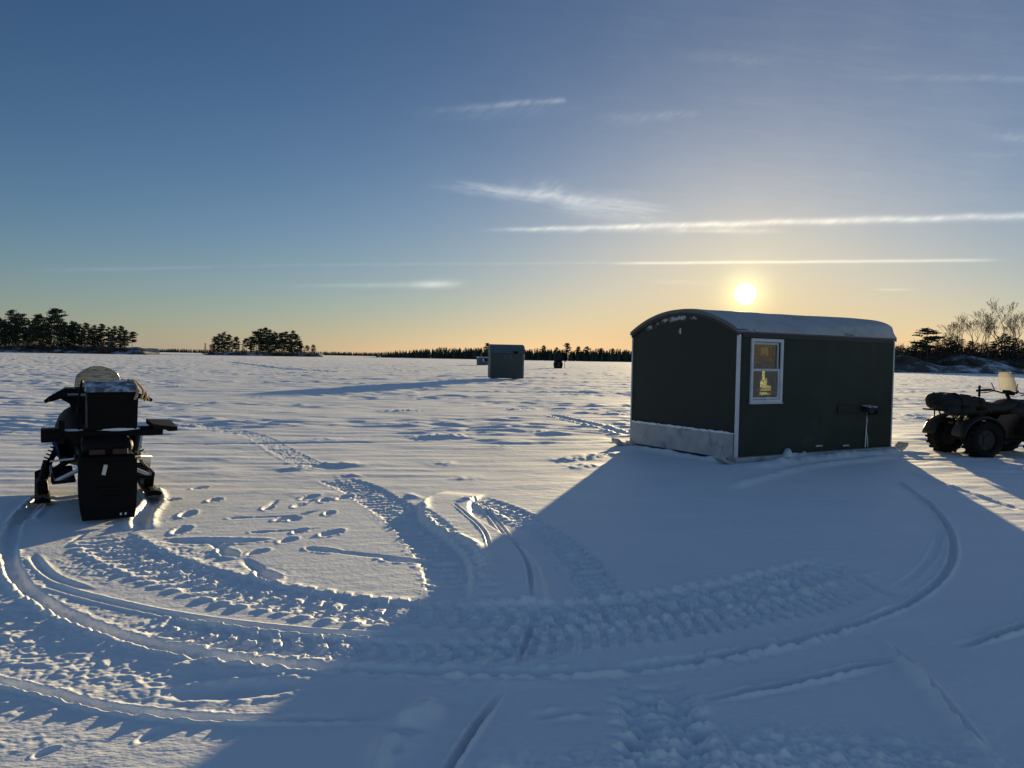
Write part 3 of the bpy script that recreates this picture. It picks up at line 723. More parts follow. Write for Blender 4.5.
# metal skirt on the gable end with a ledge of frozen snow
bm = new(); box(bm, (-.016, HW/2+.01, .255), (.034, HW-.09, .40), bev=.006); skirt = obj('skirt', bm, M_GALV, hut)
bm = new()
for k in range(60):
    y = .08+(HW-.16)*k/59
    box(bm, (-.030+rnd.uniform(-.006, .006), y, .462+rnd.uniform(-.006, .004)), (.04+rnd.uniform(-.01, .012), .06, .022+rnd.uniform(-.008, .016)), (rnd.uniform(-.3, .3), rnd.uniform(-.3, .3), rnd.uniform(-.5, .5)), .006)
obj('ledge_snow', bm, SNOW_PLAIN, skirt, True)
# front window
win = empty('window', (0, 0, 0)); win.parent = hut
def frame_x(bm, x0, x1, z0, z1, y, wd, dp):
    box(bm, ((x0+x1)/2, y, z0+wd/2), (x1-x0, dp, wd), bev=.004); box(bm, ((x0+x1)/2, y, z1-wd/2), (x1-x0, dp, wd), bev=.004)
    box(bm, (x0+wd/2, y, (z0+z1)/2), (wd, dp-.004, z1-z0-2*wd)); box(bm, (x1-wd/2, y, (z0+z1)/2), (wd, dp-.004, z1-z0-2*wd))
bm = new(); frame_x(bm, .255, 1.005, .950, 1.985, -.014, .05, .030); obj('frame', bm, M_WHITE, win)
bm = new(); frame_x(bm, .305, .955, 1.005, 1.50, .012, .032, .026); obj('sash', bm, M_WHITE, win)
bm = new(); frame_x(bm, .305, .955, 1.46, 1.93, .034, .036, .018); obj('sash', bm, M_WHITE, win)
bm = new(); box(bm, (.63, -.022, .940), (.76, .046, .018), bev=.004); obj('sill', bm, M_WHITE, win)
bm = new(); box(bm, (.63, .012, 1.25), (.586, .004, .44)); obj('pane', bm, M_GLASS, win)
bm = new(); box(bm, (.63, .034, 1.695), (.58, .004, .41)); obj('pane', bm, M_GLASS, win)
# back window; dark cloth pieces added to mask its brightness to a small patch
wb = empty('window', (0, 0, 0)); wb.parent = hut
bm = new(); frame_x(bm, 3.29, 3.89, .87, 1.98, HW+.012, .05, .03); obj('frame', bm, M_WHITE, wb)
bm = new(); box(bm, (3.59, HW-.022, 1.425), (.538, .004, 1.046)); obj('pane', bm, M_AMBER, wb)
bm = new()
def mask_piece(bm, x0, x1, z0, z1, y, amp=.012):
    n = 14; A = []; B = []
    for k in range(n+1):
        x = x0+(x1-x0)*k/n; yy = y+amp*math.sin(k*1.9)
        A.append((bm.verts.new((x, yy, z0+.012*math.sin(k*1.3))), bm.verts.new((x, yy, z1)))); B.append((bm.verts.new((x, yy-.008, z0+.012*math.sin(k*1.3))), bm.verts.new((x, yy-.008, z1))))
    for k in range(n):
        for a_ in (A, B): bm.faces.new((a_[k][0], a_[k+1][0], a_[k+1][1], a_[k][1]))
        bm.faces.new((A[k][0], A[k+1][0], B[k+1][0], B[k][0])); bm.faces.new((A[k][1], A[k+1][1], B[k+1][1], B[k][1]))
mask_piece(bm, 3.585, 3.95, 1.26, 2.02, HW-.09); mask_piece(bm, 3.20, 3.64, 1.44, 1.735, HW-.10); mask_piece(bm, 3.20, 3.36, .85, 2.02, HW-.095); mask_piece(bm, 3.20, 3.64, 1.925, 2.02, HW-.10); mask_piece(bm, 3.20, 3.425, 1.22, 1.46, HW-.085, .006); mask_piece(bm, 3.515, 3.95, 1.26, 1.46, HW-.08, .006); mask_piece(bm, 3.60, 3.95, 1.12, 1.3, HW-.07, .006); mask_piece(bm, 3.72, 3.95, .85, 1.3, HW-.085, .004)
obj('mask_cloth', bm, M_MASK, wb)
bm = new(); box(bm, (3.45, HW-.16, 1.0), (1.0, .2, .03)); obj('shelf', bm, M_WOODIN, hut)
bm = new(); box(bm, (2.0, HW-.06, 1.1), (1.2, .02, 1.0)); obj('lining_panel', bm, M_WOODIN, hut)
bm = new(); box(bm, (3.72, 1.75, .40), (.5, 1.2, .08), bev=.02); box(bm, (3.72, 1.75, .23), (.4, 1.1, .24)); obj('bench', bm, M_WOODIN, hut)
# runners under the hut, turned up at both ends
def runner(y0, y1):
    bm = new(); t = .05
    pr = [(-.42, .10), (-.30, .02), (-.12, -.035), (HL+.12, -.035), (HL+.30, .02), (HL+.42, .10)]
    up = [(p[0]+(.012 if p[0] < 1 else -.012), p[1]+.05) for p in pr]
    prism(bm, pr+up[::-1], 'y', y0, y1)
    box(bm, (HL/2, (y0+y1)/2+.01, .045), (HL+.16, (y1-y0)-.03, .085))
    return obj('runner', bm, M_GALV, hut)
runner(-.10, .10); runner(HW-.14, HW+.06)
# heater vent, its hanging hose and two latches
vent = empty('heater_vent', (0, 0, 0)); vent.parent = hut
bm = new(); box(bm, (2.78, -.012, .80), (.62, .026, .16), bev=.008); obj('vent_plate', bm, M_SOOT, vent)
bm = new(); cyl(bm, (3.20, -.02, .79), (3.20, -.16, .79), .05); cyl(bm, (3.20, -.16, .79), (3.20, -.18, .79), .075, .06); obj('vent_pipe', bm, M_SOOT, vent)
bm = new(); box(bm, (3.24, -.10, .855), (.24, .16, .018), (0.15, 0, 0), .004); obj('vent_hood', bm, M_ALU, vent)
bm = new(); box(bm, (3.45, -.03, .73), (.22, .06, .08), bev=.015); obj('vent_box', bm, M_BLACK, vent)
bm = new(); tube(bm, [(3.27, -.03, .78), (3.275, -.035, .60), (3.27, -.03, .45), (3.255, -.035, .30), (3.24, -.04, .11)], .011); tube(bm, [(3.275, -.028, .40), (3.31, -.03, .28), (3.32, -.035, .11)], .009); obj('hose', bm, M_ALU, hut)
for lx, lz in ((1.99, .185), (2.72, .160)):
    bm = new(); box(bm, (lx, -.012, lz), (.15, .022, .028), bev=.005); cyl(bm, (lx+.05, -.02, lz), (lx+.05, -.045, lz), .012); obj('latch', bm, M_ALU, hut)
bm = new(); box(bm, (-.006, 1.33, 2.12), (.012, .035, .10), bev=.003); tube(bm, [(-.02, 1.33, 2.15), (-.05, 1.33, 2.11), (-.02, 1.33, 2.08)], .007); obj('hook', bm, M_ALU, hut)

# ------------------------------------------------------------------ the mid-distance hut and two far shelters
fx, fy = at(507, 379.3)
h2 = empty('fishing_hut', (fx, fy, 0), R(6), 'tall slate grey fishing hut standing alone far out on the ice', 'fishing hut')
bm = new(); w2 = 1.27; box(bm, (0, 1.2, 1.02), (2*w2, 2.4, 1.9), bev=.02); obj('wall', bm, M_DKHUT, h2)
bm = new(); prism(bm, [(-.06, 1.95), (.16, 2.46), (1.2, 2.62), (2.24, 2.46), (2.46, 1.95)], 'x', -w2-.03, w2+.03); obj('roof', bm, M_BLUEHUT, h2)
for k, (x, ww) in enumerate(((-.20, .10), (.10, .07), (.28, .12))):
    bm = new(); box(bm, (x, -.02, 1.66), (ww, .04, .26)); obj('vent', bm, M_BLUEHUT, h2)
bm = new(); box(bm, (.62, -.09, 2.02), (.30, .10, .16)); obj('window', bm, M_BLACK, h2)
bm = new(); box(bm, (w2-.10, -.015, 1.0), (.12, .03, 1.84)); obj('corner_trim', bm, M_BLUEHUT, h2)
bm = new(); box(bm, (-w2+.03, -.015, 1.0), (.05, .03, 1.84)); obj('corner_trim', bm, M_BLUEHUT, h2)
bm = new(); box(bm, (-.8, 1.2, .03), (.2, 2.9, .14)); box(bm, (.8, 1.2, .03), (.2, 2.9, .14)); obj('runner', bm, M_GALV, h2)

fx, fy = at(482.5, 365.2)
h3 = empty('fishing_shelter', (fx, fy, 0), R(20), 'small pale blue shelter left of the tall grey hut, far out', 'ice shelter')
bm = new(); box(bm, (0, 0, .75), (2.0, 1.9, 1.5), bev=.04); obj('wall', bm, M_BLUEHUT, h3)
bm = new(); prism(bm, [(-1.05, 1.5), (-.6, 1.78), (.6, 1.78), (1.05, 1.5)], 'x', -1.05, 1.05); obj('roof', bm, M_ALU, h3)
bm = new(); box(bm, (.45, -.97, 1.1), (.6, .06, .5)); obj('window', bm, M_BLACK, h3)
bm = new(); box(bm, (-.15, -.97, 1.05), (.25, .06, .5)); obj('shutter', bm, M_WHITE, h3)
bm = new(); tube(bm, [(-.3, .2, 1.7), (-.3, .2, 2.5)], .06, 8); obj('stove_pipe', bm, M_SOOT, h3)
fx, fy = at(558, 368.3)
h4 = empty('popup_shelter', (fx, fy, 0), R(12), 'small black pop-up shelter right of the tall grey hut', 'ice shelter')
bm = new(); loft(bm, [[(-.55, -.55, 0), (.55, -.55, 0), (.55, .55, 0), (-.55, .55, 0)], [(-.66, -.66, .7), (.66, -.66, .7), (.66, .66, .7), (-.66, .66, .7)], [(-.52, -.52, 1.35), (.52, -.52, 1.35), (.52, .52, 1.35), (-.52, .52, 1.35)], [(-.1, -.1, 1.5), (.1, -.1, 1.5), (.1, .1, 1.5), (-.1, .1, 1.5)]]); obj('canopy', bm, M_BLACK, h4)
bm = new(); box(bm, (-.1, -.68, .6), (.5, .03, .9), (R(10), 0, 0)); obj('door', bm, M_SOOT, h4)
fx2, fy2 = at(564.5, 368)
pl = empty('marker_pole', (fx2, fy2, 0), 0, 'thin pole standing beside the black pop-up shelter', 'pole')
bm = new(); tube(bm, [(0, 0, -.05), (0, 0, 1.3)], .04, 8); box(bm, (.12, 0, 1.18), (.2, .02, .16)); obj('shaft', bm, M_WOODIN, pl)

# ------------------------------------------------------------------ the snowmobile (x right, y forward)
SMX, SMY = at(108, 521)
PSI = R(32)
sm = empty('snowmobile', (SMX, SMY, 0), PSI, 'black snowmobile seen from behind, parked on the snow with its load', 'snowmobile')
# belt: a closed loop with lugs
prof = []
for k in range(13): t = PI/2+PI*k/12; prof.append((.24+.20*math.cos(t), .205+.205*math.sin(t)))
for k in range(13): t = -PI/2+PI*k/12; prof.append((1.35+.15*math.cos(t), .16+.15*math.sin(t)*1.0))
bm = new(); prism(bm, [(p[0], p[1]-.01) for p in prof], 'x', -.19, .19); belt = obj('track', bm, M_RUBBER, sm)
bm = new()
for k in range(9):
    t = R(80)+R(190)*k/8; cy_, cz_ = .24+.215*math.cos(t), .195+.215*math.sin(t)
    for x in (-.12, .0, .12): box(bm, (x, cy_, cz_), (.10, .045, .02), (t+PI/2, 0, 0))
obj('lugs', bm, M_RUBBER, belt)
bm = new(); loft(bm, [[(-.245, -.005, .60), (.245, -.005, .60), (.245, .02, .60), (-.245, .02, .60)], [(-.245, -.03, .35), (.245, -.03, .35), (.245, -.005, .35), (-.245, -.005, .35)],
    [(-.235, -.06, .14), (.235, -.06, .14), (.235, -.035, .14), (-.235, -.035, .14)], [(-.215, -.095, .035), (.215, -.095, .035), (.215, -.07, .035), (-.215, -.07, .035)]])
flap = obj('snow_flap', bm, M_BLACK, sm)
bm = new(); box(bm, (.02, -.052, .315), (.22, .02, .016), bev=.004); box(bm, (.02, -.062, .24), (.20, .02, .012), bev=.004); obj('ribs', bm, M_SEAT, flap)
for x in (.10, .14): 
    bm = new(); box(bm, (x, -.09, .075), (.016, .012, .022), (0, 0, 0), .003); obj('reflector', bm, M_WPANEL, flap)
bm = new(); box(bm, (-.03, -.035, .49), (.035, .02, .10), (0, .22, 0), .006); obj('bracket', bm, M_ALU, flap)
bm = new(); box(bm, (0, .85, .53), (.46, 1.62, .18), bev=.02); obj('tunnel', bm, M_BLACK, sm)
bm = new(); tube(bm, [(-.25, .3, .60), (-.26, -.02, .60), (-.22, -.07, .60), (.22, -.07, .60), (.26, -.02, .60), (.25, .3, .60)], .017); obj('rear_bumper', bm, M_BLACK, sm)
for x in (-.09, .10):
    bm = new(); box(bm, (x, -.02, .655), (.13, .03, .055), bev=.008); obj('taillight', bm, M_RED, sm)
bm = new(); loft(bm, [superring(0, y, z, rx, rz, 20, 3) for y, z, rx, rz in ((.0, .69, .19, .06), (.06, .70, .22, .085), (.5, .71, .20, .10), (.9, .74, .17, .12), (1.15, .80, .14, .13), (1.25, .82, .10, .10))]); obj('seat', bm, M_SEAT, sm, True)
for sd in (-1, 1):
    bm = new(); box(bm, (sd*.345, .95, .33), (.20, 1.05, .03), (0, sd*.05, 0), .006); box(bm, (sd*.44, .95, .35), (.025, 1.05, .045), bev=.006)
    for k in range(7): box(bm, (sd*.34, .55+.13*k, .348), (.16, .02, .012))
    rb = obj('running_board', bm, M_BLACK, sm)
    bm = new(); tube(bm, [(sd*.22, .42, .44), (sd*.43, .46, .33)], .020); tube(bm, [(sd*.24, .43, .55), (sd*.45, .70, .50)], .010); obj('brace', bm, M_ALU, rb)
    bm = new(); tube(bm, [(sd*.43, .45, .34), (sd*.44, .8, .36), (sd*.44, 1.4, .36)], .014); obj('edge_rail', bm, M_ALU, rb)
# body shell
bm = new(); loft(bm, [superring(0, y, z, rx, rz, 24, 2.8) for y, z, rx, rz in ((1.05, .68, .20, .20), (1.15, .70, .27, .30), (1.35, .70, .33, .36), (1.65, .66, .40, .36), (2.0, .58, .42, .30), (2.3, .50, .36, .22), (2.5, .45, .22, .12))]); obj('cowl', bm, M_BLACK, sm, True)
for sd, mm in ((-1, M_BLUE), (1, M_WPANEL)):
    bm = new(); prism(bm, [(1.15, .42), (1.12, .56), (1.22, .68), (1.5, .70), (1.95, .60), (2.25, .50), (2.1, .38)], 'x', sd*.395-.012, sd*.395+.012); bmesh.ops.rotate(bm, cent=(sd*.395, 1.6, .6), matrix=Matrix.Rotation(sd*R(14), 3, 'Y'), verts=bm.verts[:]); obj('side_panel', bm, mm, sm)
# dash with flared sides, bars, guards, windshield
bm = new(); loft(bm, [[(-.20, 1.24, .84), (.18, 1.24, .84), (.18, 1.5, .84), (-.20, 1.5, .84)], [(-.27, 1.26, 1.03), (.25, 1.26, 1.03), (.25, 1.62, 1.03), (-.27, 1.62, 1.03)], [(-.43, 1.32, 1.13), (.34, 1.32, 1.13), (.34, 1.75, 1.10), (-.43, 1.70, 1.10)], [(-.30, 1.34, 1.19), (.26, 1.34, 1.19), (.26, 1.75, 1.19), (-.30, 1.70, 1.19)]]); obj('dash', bm, M_BLACK, sm)
bm = new(); tube(bm, [(0, 1.22, .95), (0, 1.12, 1.12)], .025); tube(bm, [(-.42, 1.02, 1.10), (-.30, 1.06, 1.135), (-.1, 1.12, 1.13), (.1, 1.12, 1.13), (.30, 1.06, 1.135), (.42, 1.02, 1.10)], .015); bars = obj('handlebar', bm, M_STEEL, sm)
for sd in (-1, 1):
    bm = new(); tube(bm, [(sd*.30, 1.06, 1.135), (sd*.46, 1.01, 1.085)], .021); obj('grip', bm, M_RUBBER, bars)
    bm = new(); tube(bm, [(sd*.32, 1.1, 1.14), (sd*.44, 1.13, 1.10), (sd*.49, 1.06, 1.07)], [.02, .028, .018]); obj('hand_guard', bm, M_BLACK, bars)
n = 18; V1 = []; F1 = []
for j in range(9):
    v = j/8; zz = 1.13+.30*v; yy = 1.62-.20*v**1.2
    hw_ = .225*(1-.10*v)*(1-(max(0, v-.45)/.55)**3.2*.42)
    for k in range(n+1):
        q = -1+2*k/n; V1.append((hw_*q, yy-.10*q*q, zz-.035*q*q*v*v))
for j in range(8):
    for k in range(n): a_ = j*(n+1)+k; F1.append((a_, a_+1, a_+n+2, a_+n+1))
ws = obj_py('windshield', V1, F1, M_SHIELD, sm, True); ws.location.x = -.0
md = ws.modifiers.new('thick', 'SOLIDIFY'); md.thickness = .004
bm = new(); tube(bm, [(.185, 1.32, 1.16), (.20, 1.32, 1.25), (.235, 1.33, 1.285), (.275, 1.33, 1.27), (.285, 1.33, 1.22), (.25, 1.33, 1.19)], .014); obj('hose_loop', bm, M_ALU, sm)
# front suspension and skis
for sd in (-1, 1):
    bm = new()
    pts = [(.98, .045), (1.1, .02), (1.9, .02), (2.1, .04), (2.26, .10), (2.32, .16)]
    loft(bm, [[(sd*.52-.07, y, z), (sd*.52+.07, y, z), (sd*.52+.07, y, z+.025), (sd*.52+.02, y, z+.05), (sd*.52-.02, y, z+.05), (sd*.52-.07, y, z+.025)] for y, z in pts])
    ski = obj('ski', bm, M_BLACK, sm)
    bm = new(); box(bm, (sd*.515, 1.60, .13), (.11, .34, .15), (0, sd*.1, 0), .03); tube(bm, [(sd*.515, 1.58, .12), (sd*.49, 1.60, .27), (sd*.47, 1.62, .40)], [.06, .05, .04]); obj('spindle', bm, M_BLACK, ski)
    bm = new(); tube(bm, [(sd*.52, 2.05, .07), (sd*.52, 2.12, .17), (sd*.52, 2.31, .175)], .015); obj('ski_loop', bm, M_BLACK, ski)
    bm = new()
    for a_, b_ in (((.22, 1.45, .42), (.49, 1.60, .24)), ((.22, 1.75, .42), (.49, 1.62, .24)), ((.24, 1.6, .60), (.47, 1.62, .38))): tube(bm, [(sd*a_[0], a_[1], a_[2]), (sd*b_[0], b_[1], b_[2])], .017)
    obj('suspension_arm', bm, M_BLACK, sm)
    bm = new(); tube(bm, [(sd*.30, 1.60, .74), (sd*.46, 1.62, .34)], .028)
    for k in range(8): t = k/7; cyl(bm, (sd*(.33+.13*t), 1.605+.01*t, .68-.26*t), (sd*(.334+.13*t), 1.605+.01*t, .672-.26*t), .046)
    obj('shock', bm, M_BLACK, sm)
    if sd == 1:
        bm = new(); prism(bm, [(1.50, .40), (1.54, .44), (1.60, .30), (1.56, .27)], 'x', .44, .54); box(bm, (.43, 1.5, .38), (.20, .05, .035), (0, .5, .2), .01); obj('ski_guard', bm, M_WPANEL, sm)
# luggage carried on the tail
def smloc(x, y, z=0): return (SMX+x*math.cos(PSI)-y*math.sin(PSI), SMY+x*math.sin(PSI)+y*math.cos(PSI), z)
tr = empty('cargo_board', smloc(0, .22, .775), PSI, 'long black board lying across the tail of the snowmobile', 'board')
bm = new(); box(bm, (.015, .04, .035), (.95, .26, .06), bev=.008); box(bm, (.25, .0, .07), (.60, .10, .04), bev=.012); obj('deck', bm, M_BLACK, tr)
bm = new(); box(bm, (-.445, .03, .03), (.18, .20, .125), bev=.012); obj('end_block', bm, M_BLACK, tr)
bm = new(); box(bm, (-.37, -.07, .06), (.05, .04, .22), bev=.01); obj('clamp', bm, M_BLACK, tr)
bm = new(); loft(bm, [[(.40, -.10, .115), (.62, -.10, .08), (.62, -.10, .05), (.40, -.10, .07)], [(.37, .22, .145), (.60, .22, .125), (.60, .22, .085), (.37, .22, .10)]]); box(bm, (.58, .05, .06), (.10, .22, .05), bev=.018); obj('end_pad', bm, M_SEAT, tr)
bm = new(); ell(bm, (.10, -.03, .072), (.20, .07, .03), 20, 8); ell(bm, (.19, -.01, .082), (.09, .06, .04), 20, 8); ell(bm, (-.3, .0, .07), (.12, .05, .012), 14, 6); obj('snow_patch', bm, SNOW_PLAIN, tr, True)
bx = empty('storage_box', smloc(.045, .30, .845), PSI, 'black storage box with snow-dusted lid strapped on the snowmobile tail', 'box')
bm = new(); loft(bm, [[(-.205, -.17, 0), (.215, -.17, 0), (.215, .19, 0), (-.205, .19, 0)], [(-.21, -.185, .36), (.225, -.185, .36), (.225, .20, .36), (-.21, .20, .36)]]); bmesh.ops.bevel(bm, geom=bm.edges[:], offset=.012, segments=2, affect='EDGES'); obj('body', bm, M_BLACK, bx)
bm = new(); loft(bm, [[(-.22, -.195, .362), (.235, -.195, .362), (.235, .21, .362), (-.22, .21, .362)], [(-.21, -.18, .39), (.225, -.18, .39), (.225, .2, .39), (-.21, .2, .39)], [(-.215, .10, .455), (.20, .10, .455), (.20, .2, .455), (-.215, .2, .455)]]); obj('lid', bm, M_LID, bx)
def smooth(P, n=8):
    P = [Vector(p) for p in P]; E_ = [2*P[0]-P[1]]+P+[2*P[-1]-P[-2]]; out = []
    for i in range(1, len(E_)-2):
        for k in range(n):
            t = k/n; p0, p1, p2, p3 = E_[i-1:i+3]
            out.append(.5*((2*p1)+(p2-p0)*t+(2*p0-5*p1+4*p2-p3)*t*t+(3*p1-p0-3*p2+p3)*t*t*t))
    return out+[P[-1]]
bm = new(); tube(bm, smooth([(.19, -.205, .29), (.215, -.205, .37), (.21, .02, .44), (.16, .10, .468)]), .013); obj('strap', bm, M_ROPE, bx)
bm = new(); tube(bm, smooth([(.245, -.20, .29), (.265, -.18, .37), (.25, .02, .42), (.20, .1, .468)]), .011); obj('strap', bm, M_ROPE, bx)
bm = new(); tube(bm, smooth([(.28, -.14, .27), (.30, -.12, .33), (.28, .0, .39), (.31, .06, .33), (.33, -.06, .27)]), .010); obj('strap', bm, M_ROPE, bx)
bm = new(); tube(bm, [(-.275, -.10, 0), (-.285, -.11, .2), (-.27, -.10, .34), (-.24, .05, .46)], .012); obj('strap', bm, M_SEAT, bx)

# ------------------------------------------------------------------ the four-wheeler (x forward, y left)
AX, AY = 8.23, 13.78
AYAW = R(10)
WR = .325
atv = empty('four_wheeler', (AX, AY, 0), AYAW, 'dark four-wheeler with frosted windshield, parked right of the green hut', 'four-wheeler')
def wheel(x, y, r, w):
    prof = [(r*.56, -w*.40), (r*.66, -w*.5), (r*.84, -w*.52), (r*.95, -w*.44), (r*.985, -w*.2), (r*.99, 0), (r*.985, w*.2), (r*.95, w*.44), (r*.84, w*.52), (r*.66, w*.5), (r*.56, w*.40)]
    bm = new(); N = 30
    loft(bm, [[(pr*math.cos(2*PI*k/N), py, pr*math.sin(2*PI*k/N)) for k in range(N)] for pr, py in prof], caps=False)
    rsx = [[v for v in bm.verts if abs(v.co.y-prof[i][1]) < 1e-5 and abs(v.co.length) > 0] for i in (0,)]
    for k in range(18):
        t = 2*PI*k/18
        for sd in (-1, 1):
            tt = t + sd*PI/18*.5
            box(bm, (r*.985*math.cos(tt), sd*w*.24, r*.985*math.sin(tt)), (.035, w*.44, .042), (0, -tt, sd*.35), .006)
    ty = empty('wheel', (x, y, r-.012)); ty.parent = atv
    obj('tyre', bm, M_RUBBER, ty)
    bm = new(); cyl(bm, (0, -w*.30, 0), (0, w*.30, 0), r*.57, seg=24); cyl(bm, (0, -w*.36, 0), (0, w*.36, 0), r*.22, seg=16)
    for k in range(6):
        t = 2*PI*k/6
        for sd in (-1, 1): box(bm, (r*.38*math.cos(t), sd*w*.31, r*.38*math.sin(t)), (r*.32, .015, .04), (0, -t, 0), .004)
    obj('rim', bm, M_SOOT, ty)
for x, y, w in ((0, -.44, .27), (0, .44, .27), (1.24, -.44, .24), (1.24, .44, .24)): wheel(x, y, WR, w)
bm = new(); box(bm, (.62, 0, .38), (1.3, .34, .22), bev=.04); tube(bm, [(0, -.36, .32), (0, .36, .32)], .035); tube(bm, [(1.24, -.36, .32), (1.24, .36, .32)], .035); obj('chassis', bm, M_SOOT, atv)
bm = new(); loft(bm, [superring(0, x, z, ry, rz, 20, 3, 'x') for x, z, ry, rz in ((.06, .74, .16, .06), (.18, .80, .19, .11), (.40, .85, .18, .12), (.58, .84, .15, .10), (.70, .86, .17, .13), (.88, .90, .20, .13), (1.02, .92, .20, .10))]); obj('seat', bm, M_GREYP, atv, True)
for xc, rz_ in ((0, .0), (1.24, .04)):
    for sd in (-1, 1):
        bm = new(); N = 16; rings = []
        for k in range(N+1):
            t = R(8)+R(164)*k/N; c_, s_ = math.cos(t), math.sin(t); rr_ = WR+.085
            o_ = (xc+rr_*c_*1.08, WR+rr_*s_*.98+rz_)
            rings.append([(o_[0], sd*.20, o_[1]+.02), (o_[0], sd*.50, o_[1]), (o_[0], sd*.53, o_[1]-.03), (o_[0]-.02*c_, sd*.51, o_[1]-.045), (o_[0]-.02*c_, sd*.20, o_[1]-.01)])
        loft(bm, rings); obj('fender', bm, M_GREYP, atv, True)
bm = new(); loft(bm, [superring(0, x, z, ry, rz, 20, 3.2, 'x') for x, z, ry, rz in ((.78, .74, .16, .14), (.95, .80, .30, .18), (1.20, .80, .38, .17), (1.45, .74, .36, .14), (1.62, .66, .26, .10))]); obj('front_cowl', bm, M_GREYP, atv, True)
for sd in (-1, 1):
    bm = new(); prism(bm, [(.36, .40), (.88, .40), (.98, .62), (.80, .76), (.48, .74), (.36, .60)], 'y', sd*.27-.02, sd*.27+.02); obj('side_panel', bm, M_REDP, atv)
    bm = new(); box(bm, (.62, sd*.38, .30), (.50, .24, .03), bev=.008); obj('footwell', bm, M_BLACK, atv)
    bm = new(); cyl(bm, (1.66, sd*.22, .70), (1.70, sd*.22, .70), .06, .07); obj('headlight', bm, M_WPANEL, atv)
    bm = new(); box(bm, (-.50, sd*.26, .60), (.03, .10, .05), bev=.008); obj('taillight', bm, M_RED, atv)
bm = new()
for y in (-.30, -.10, .10, .30): tube(bm, [(-.55, y, .80), (.22, y, .80)], .012)
for x in (-.55, -.2, .2): tube(bm, [(x, -.38, .80), (x, .38, .80)], .014)
for sd in (-1, 1): tube(bm, [(-.3, sd*.3, .80), (-.2, sd*.25, .55)], .014); tube(bm, [(.15, sd*.3, .80), (.12, sd*.2, .6)], .014)
obj('rear_rack', bm, M_SOOT, atv)
bm = new()
for y in (-.25, 0, .25): tube(bm, [(1.05, y, 1.0), (1.6, y, .96)], .012)
for x in (1.05, 1.3, 1.58): tube(bm, [(x, -.36, .99), (x, .36, .99)], .012)
for sd in (-1, 1): tube(bm, [(1.3, sd*.3, .99), (1.3, sd*.2, .8)], .014)
obj('front_rack', bm, M_SOOT, atv)
bm = new(); tube(bm, [(.98, 0, .92), (.86, 0, 1.10)], .03); tube(bm, [(.66, -.44, 1.15), (.80, -.30, 1.17), (.88, -.12, 1.12), (.88, .12, 1.12), (.80, .30, 1.17), (.66, .44, 1.15)], .015)
box(bm, (.90, 0, 1.13), (.14, .16, .07), (0, .3, 0), .015); hb = obj('handlebar', bm, M_BLACK, atv)
for sd in (-1, 1):
    bm = new(); tube(bm, [(.80, sd*.30, 1.17), (.62, sd*.46, 1.145)], .021); tube(bm, [(.84, sd*.28, 1.15), (.84, sd*.46, 1.11), (.70, sd*.48, 1.10)], .009); obj('grip', bm, M_RUBBER, hb)
    bm = new(); tube(bm, [(.82, sd*.24, 1.17), (.80, sd*.30, 1.30)], .008); obj('lever', bm, M_BLACK, hb)
V1 = []; F1 = []; n = 14
for j in range(9):
    v = j/8; zz = 1.17+.34*v; xx = .98-.10*v; hw_ = .21-.035*v-(.05*max(0, v-.8)/.2)
    for k in range(n+1): q = -1+2*k/n; V1.append((xx-.08*q*q, hw_*q, zz))
for j in range(8):
    for k in range(n): a_ = j*(n+1)+k; F1.append((a_, a_+1, a_+n+2, a_+n+1))
ws = obj_py('windshield', V1, F1, M_SHIELD2, atv, True); md = ws.modifiers.new('thick', 'SOLIDIFY'); md.thickness = .005
bm = new(); tube(bm, [(.24, -.05, .80), (.24, -.05, 1.22)], .011); tube(bm, [(.24, -.05, 1.06), (.24, -.05, 1.26)], .020); obj('antenna', bm, M_BLACK, atv)
def atloc(x, y, z): return (AX+x*math.cos(AYAW)-y*math.sin(AYAW), AY+x*math.sin(AYAW)+y*math.cos(AYAW), z)
bg_ = empty('cargo_bag', atloc(-.18, 0, .815), AYAW, 'lumpy black bag strapped on the rear rack of the four-wheeler', 'bag')
bm = new()
loft(bm, [superring(0, x, z, ry, rz, 28, 3.0, 'x') for x, z, ry, rz in ((-.47, .13, .14, .05), (-.44, .13, .24, .09), (-.34, .13, .32, .135), (-.15, .14, .34, .14), (.05, .12, .34, .125), (.25, .11, .33, .105), (.40, .10, .31, .10), (.44, .10, .20, .07))])
bmesh.ops.subdivide_edges(bm, edges=bm.edges[:], cuts=2, use_grid_fill=True)
for v in bm.verts:
    n_ = math.sin(v.co.x*19+v.co.y*7)*.012+math.sin(v.co.y*23+v.co.z*17)*.010+math.sin(v.co.x*41+v.co.z*31)*.006
    v.co.z += n_*1.7*(1 if v.co.z > .03 else .2); v.co.y += n_*.8
for cx_, cy_, cz_, a_, b_, c_ in ((-.30, -.27, .02, .16, .12, .10), (-.02, -.30, .0, .15, .10, .09), (-.36, .1, .20, .12, .2, .09), (.02, -.05, .22, .2, .2, .06), (.27, -.12, .17, .14, .2, .07)):
    before = len(bm.verts); ell(bm, (cx_, cy_, cz_), (a_, b_, c_), 22, 14); bm.verts.ensure_lookup_table()
    for v in bm.verts[before:]:
        n_ = math.sin(v.co.x*47+v.co.z*39)*.007+math.sin(v.co.y*43+v.co.x*29)*.007; v.co.z += n_; v.co.x += n_*.6
obj('body', bm, M_BAG, bg_, True)
bm = new(); tube(bm, [(-.20, -.36, .02), (-.19, -.37, .18), (-.19, -.2, .295), (-.19, .2, .295), (-.19, .37, .18), (-.2, .36, .02)], .012); tube(bm, [(.20, -.36, .02), (.2, -.36, .15), (.2, -.2, .235), (.2, .2, .235), (.2, .36, .15)], .012); obj('strap', bm, M_SEAT, bg_)
